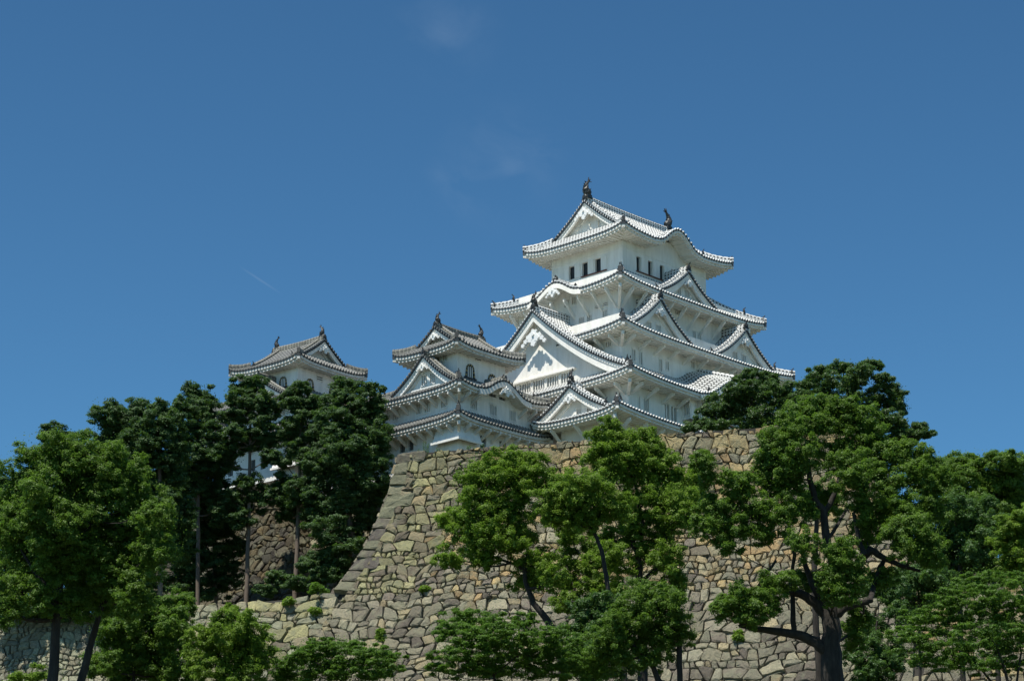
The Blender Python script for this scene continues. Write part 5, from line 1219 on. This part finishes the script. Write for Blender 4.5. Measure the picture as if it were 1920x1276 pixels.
# --- big forked camphor at right
tree('huge camphor tree with thick forking dark limbs, before the right part of the wall', 110,
    [[(1563,1290,36),(1560,1225,31),(1558,1165,28),(1556,1140,24)],
     [(1556,1225,20),(1530,1203,17),(1500,1190,14.5),(1465,1184,12.5),(1420,1178,9),(1388,1172,7,-1)], [(1488,1190,9),(1487,1150,8),(1486,1112,7)],
     [(1556,1155,20),(1530,1130,16),(1500,1112,13),(1465,1106,10),(1440,1100,6)], [(1548,1140,12),(1525,1100,9.5),(1510,1060,8),(1500,1010,5,-1)],
     [(1566,1150,18),(1585,1138,13),(1612,1130,10.5),(1632,1125,9.5),(1640,1095,8.5,1),(1650,1062,8,1),(1662,1045,6,1)],
     [(1560,1140,16),(1568,1095,14),(1560,1050,13.5),(1550,1010,13),(1545,960,11),(1528,935,9.5),(1518,900,8.5),(1515,860,6)], [(1545,965,9),(1560,935,8),(1572,905,7),(1580,870,4)], [(1552,1010,6),(1570,985,5),(1590,950,4,1.5)],
     [(1566,1100,12,1),(1590,1078,12,1),(1612,1050,13,.5),(1632,1030,12,.5),(1655,1044,9,.5),(1690,1060,7,.5),(1725,1070,4,.5)], [(1622,1040,9),(1610,1010,7),(1600,960,5)], [(1480,1110,4),(1490,1040,6,-1),(1480,985,5,-1),(1455,950,4,-1)], [(1400,1120,4,-1),(1420,1100,4,-1),(1455,1050,4,-1)], [(1700,1065,5),(1712,1025,4),(1735,990,3)]],
    [(1500,770,36,20,1),(1550,765,42,20,2),(1600,775,36,20,2),(1475,800,28,26,-1),(1520,800,40,24,1),(1575,798,46,26,2),(1625,805,30,24,2),(1450,835,30,26,-1),(1490,840,34,32,-1.5),(1600,835,46,26,2),(1650,845,36,26,2),(1440,870,34,30,0),(1485,880,40,32,-1),(1560,855,30,20,3),(1590,870,40,24,0),(1640,880,44,28,1.5),(1695,862,38,26,2),(1735,868,30,24,2),(1430,905,28,26,0),(1475,915,36,26,0),(1600,895,36,20,-1),(1670,910,42,28,1),(1720,905,42,28,1.5),(1765,910,26,26,1.5),
     (1390,915,30,22,-1),(1350,955,34,22,-1.5),(1400,960,44,28,-1),(1450,965,34,26,-1),(1325,980,26,20,-1.5),(1375,995,40,22,-1.5),(1425,1000,36,18,-1),(1365,1022,24,12,-1.5),(1505,1022,26,24,-2),(1320,868,18,20,-2),(1325,892,16,20,-2),(1375,905,30,18,-1.5),
     (1500,955,26,20,-1),(1540,930,20,16,2),(1625,1005,26,20,1),(1655,1085,24,18,1),(1535,1090,22,16,2),(1500,1090,22,14,1),(1630,930,36,26,0),(1660,960,42,28,1),(1620,970,26,24,0),(1700,965,44,30,1),(1745,955,34,26,1.5),(1690,1000,40,26,-1),(1730,1005,40,30,-1),(1750,1040,26,26,-1),(1715,1035,34,20,-1),(1570,1040,32,26,-2),(1590,1062,30,26,-2),(1565,1085,34,24,-2),(1600,1095,28,24,-1.5),(1575,1120,30,14,-2),
     (1390,1115,28,18,-1.5),(1360,1140,30,20,-1.5),(1400,1142,38,22,-1.5),(1440,1128,28,20,-1.5),(1410,1162,28,12,-1.5),(1460,1085,34,16,-1.5),(1440,1095,20,14,-1.5),(1610,1150,22,26,3),(1600,1190,24,26,3)],
    L_CAMPHOR, 4.8, .5, 'camphor tree', 'camphor_tree', 'camphor trees on the slope', seed=71, depth=.2, twig=.6, gx_=1.22, gz_=1.36, loose=.6)
mid('thin airy light green tree with several slender stems left of the curving trunk', 150, [[(1125,1255,6),(1118,1170,5),(1108,1100,4),(1090,1040,3)], [(1112,1120,3.5),(1140,1060,3),(1150,1010,2)], [(1116,1160,3.5),(1080,1110,2.5),(1062,1060,2)]],
    [(1070,1010,28,16),(1118,1030,26,16),(1060,1052,26,16),(1095,1068,28,16),(1140,1062,22,16),(1070,1095,28,16),(1120,1100,26,16),(1060,1130,24,14),(1100,1140,30,16),(1150,1110,20,16)], 66)
# withered spray
tree('slender pale trunk standing just behind the huge forked camphor', 128, [[(1537,1285,12),(1530,1180,10),(1526,1080,8.5),(1530,1000,7.5),(1532,950,6)]], [(1540,930,30,20),(1560,950,26,18),(1520,955,22,14)], L_CAMPHOR, 4.6, .5, 'tree', 'tree', seed=72)
# --- right background trees
RG = 'background trees at the right edge'
def bgt(label, Y, trunks, blobs, seed, lm): return tree(label, Y, trunks, blobs, lm, 4.4, .55, 'tree', 'broadleaf_tree', RG, None, .5, seed)
bgt('rounded mid green tree against the sky at the right edge', 172, [[(1865,1150,8),(1862,1030,7),(1860,930,4)]],
    [(1800,872,30,16),(1840,868,36,16),(1885,870,36,16),(1915,872,22,16),(1790,895,34,22),(1835,898,46,24),(1890,900,42,24),(1800,930,46,28),(1860,935,50,30),(1910,930,30,28),(1830,970,50,30),(1890,975,44,30)], 81, L_CAMPHOR)
bgt('darker tree below the rounded one, between the huge camphor and the lower maple', 140, [[(1800,1180,8),(1800,1080,7),(1798,1000,4)]],
    [(1780,950,34,24),(1820,965,40,26),(1770,985,40,28),(1825,1000,48,30),(1880,1010,40,26),(1785,1025,44,28),(1840,1040,50,28),(1900,1050,32,26),(1760,1060,34,24),(1810,1070,46,24),(1770,1100,34,18)], 82, L_DARK)
bgt('feathery bright tree cut by the right edge above the maple', 118, [[(1925,1180,6),(1920,1080,5),(1915,1000,3)]],
    [(1895,985,26,16),(1920,970,22,16),(1885,1015,28,16),(1918,1010,24,18),(1900,1045,28,18),(1925,1045,18,20),(1885,1068,24,12)], 83, L_BRIGHT)
bgt('dark leafy tree filling the gap under the huge camphor right limb', 132, [[(1725,1285,5),(1724,1180,4),(1722,1100,3)]],
    [(1690,1075,26,18),(1735,1085,34,20),(1700,1105,32,18),(1750,1118,28,18),(1665,1100,16,14),(1720,1135,28,14)], 85, L_DARK)
bgt('dark undergrowth tree low beside the huge camphor trunk on its right', 124, [[(1640,1285,5),(1642,1200,4),(1645,1160,3)]],
    [(1640,1100,26,16),(1668,1110,28,18),(1630,1180,26,22),(1650,1215,34,24),(1620,1240,26,24),(1672,1245,30,22),(1690,1150,22,16),(1640,1270,34,16)], 84, L_DARK)
# --- trees on the castle terrace behind the wall
PG = 'trees on the castle terrace'
tree('dark spreading tree on the terrace hiding the right foot of the keep', 213, [[(1400,850,9),(1405,810,8),(1410,760,5)], [(1405,815,5),(1350,790,3)], [(1408,800,5),(1455,760,3)]],
    [(1405,708,26,12),(1440,712,22,12),(1385,728,34,16),(1425,732,34,16),(1465,730,26,16),(1360,750,34,18),(1400,756,42,20),(1445,755,38,20),(1480,752,26,20),(1335,775,28,14),(1375,780,42,18),(1425,785,44,20),(1470,785,36,22),(1310,793,22,9),(1345,798,30,10),(1395,806,34,10),(1440,812,34,12),(1295,803,14,6)],
    L_CHERRY, 4.2, .5, 'tree', 'broadleaf_tree', PG, None, .45, 91, gzf=PZ, upbias=.8, loose=.8, gx_=1.02, gz_=1.1, lump=.34)
tree('taller dark tree against the sky on the terrace, right of the keep', 206, [[(1590,880,11),(1592,810,9),(1595,750,6)], [(1592,820,6),(1650,790,4),(1700,795,2.5)], [(1592,800,5),(1550,750,3)]],
    [(1540,700,26,14),(1580,690,26,13),(1632,684,20,10),(1620,698,30,14),(1520,722,28,16),(1560,722,38,18),(1605,722,40,18),(1655,718,26,14),(1500,745,22,16),(1545,750,40,18),(1595,755,44,20),(1645,750,38,20),(1680,735,20,12),(1680,760,26,16),(1560,780,44,18),(1620,785,46,20),(1665,785,34,16),(1680,808,28,10),(1715,800,24,8),(1735,812,16,6),(1640,812,34,10),(1700,815,30,7),(1690,825,30,8)],
    L_CHERRY, 4.2, .5, 'tree', 'broadleaf_tree', PG, None, .45, 92, gzf=PZ, upbias=.8, loose=.8, gx_=1.05, gz_=1.12, lump=.34)
# --- plants rooted in the masonry
def weed(label, x, y, rx, ry, s, h, seed, lm=None, lf=4.2):
    P = mapw(s, h, .25) if s is not None else None
    c = at(x, y, P[1] if P is not None else 205)
    root = empty('wall_plant', tuple(c)); tag(root, label, 'plant', 'plants rooted in the wall')
    k = mpp(c); foliage('leaves', [(np.zeros(3), rx*k, ry*k)], lm or L_BRIGHT, lf*k, .45, root, seed=seed, nsub=5, loose=.3)
def wall_at(x, y):     # where a view line meets the battered wall face
    lo = 150.; 
    for Y_ in np.arange(195, 213, .05):
        P = at(x, y, Y_); h = K0[2]-P[2]; d = (P-K0)@Nd-rr(h)
        if d < .25: return P
    return at(x, y, 205)
for i, (x, y, rx, ry, lb) in enumerate([(713,1192,9,13,'larger green creeper patch on the wall above the low flat maple'),(795,1104,6,4,'tiny green tuft on the wall right of the corner blocks'),(540,1128,16,6,'green fringe on top of the lower rampart near the middle trunk'),(592,1148,6,9,'narrow green tuft on the lower rampart left of the wall corner'),(440,1140,16,7,'trailing green tuft on the rampart top at the middle trunk foot'),(1385,1195,7,12,'small green tuft between stones left of the huge camphor'),(600,1103,26,5,'dry yellowish tuft at the foot of the leaning wall corner')]):
    c = wall_at(x, y); root = empty('wall_plant', tuple(c)); tag(root, lb, 'plant', 'plants rooted in the wall'); k = mpp(c)
    foliage('leaves', [(np.zeros(3), rx*k, ry*k)], L_BRIGHT if i != 6 else L_MAPLE, 4.2*k, .4, root, seed=100+i, nsub=5, loose=.3)
# tall weeds on the terrace edge
for i, (x, y0, y1, n_, lb) in enumerate([(799,849,826,5,'tall upright green weeds on the wall top before the overhanging bay'),(786,850,840,3,'short green weed on the wall top left of the tall weeds'),(822,848,839,3,'short green weed on the wall top right of the tall weeds'),(879,843,832,3,'single green weed on the wall top below the barred windows'),(904,842,830,3,'small green weed on the wall top between the barred windows'),(965,838,832,3,'little green weed on the wall top left of the terrace trees')]):
    c = at(x, y0, 213.5); root = empty('wall_plant', tuple(c)); tag(root, lb, 'plant', 'plants rooted in the wall'); k = mpp(c); W_ = MB(); g = random.Random(i)
    for j in range(n_):
        dx = (j-(n_-1)/2)*2.4*k; hgt = (y0-y1)*k*g.uniform(.6, 1.0)
        tube(W_, [(dx, 0, -.3), (dx+g.uniform(-.03, .03), 0, hgt*.5), (dx+g.uniform(-.08, .08), 0, hgt)], [.03, .025, .01], L_MAPLE, 4)
        for q in range(int(hgt/.07)):
            z = hgt*(q+1)/int(hgt/.07+1); an = g.uniform(0, 6.28); e = (cos(an)*.13, sin(an)*.13, .06); W_.face([(dx, 0, z), (dx+e[0]*.5-e[1]*.25, e[1]*.5+e[0]*.25, z+.05), (dx+e[0], e[1], z+e[2]), (dx+e[0]*.5+e[1]*.25, e[1]*.5-e[0]*.25, z+.03)], L_MAPLE)
    W_.build('stems', root)
print("leaves", FOL[0])
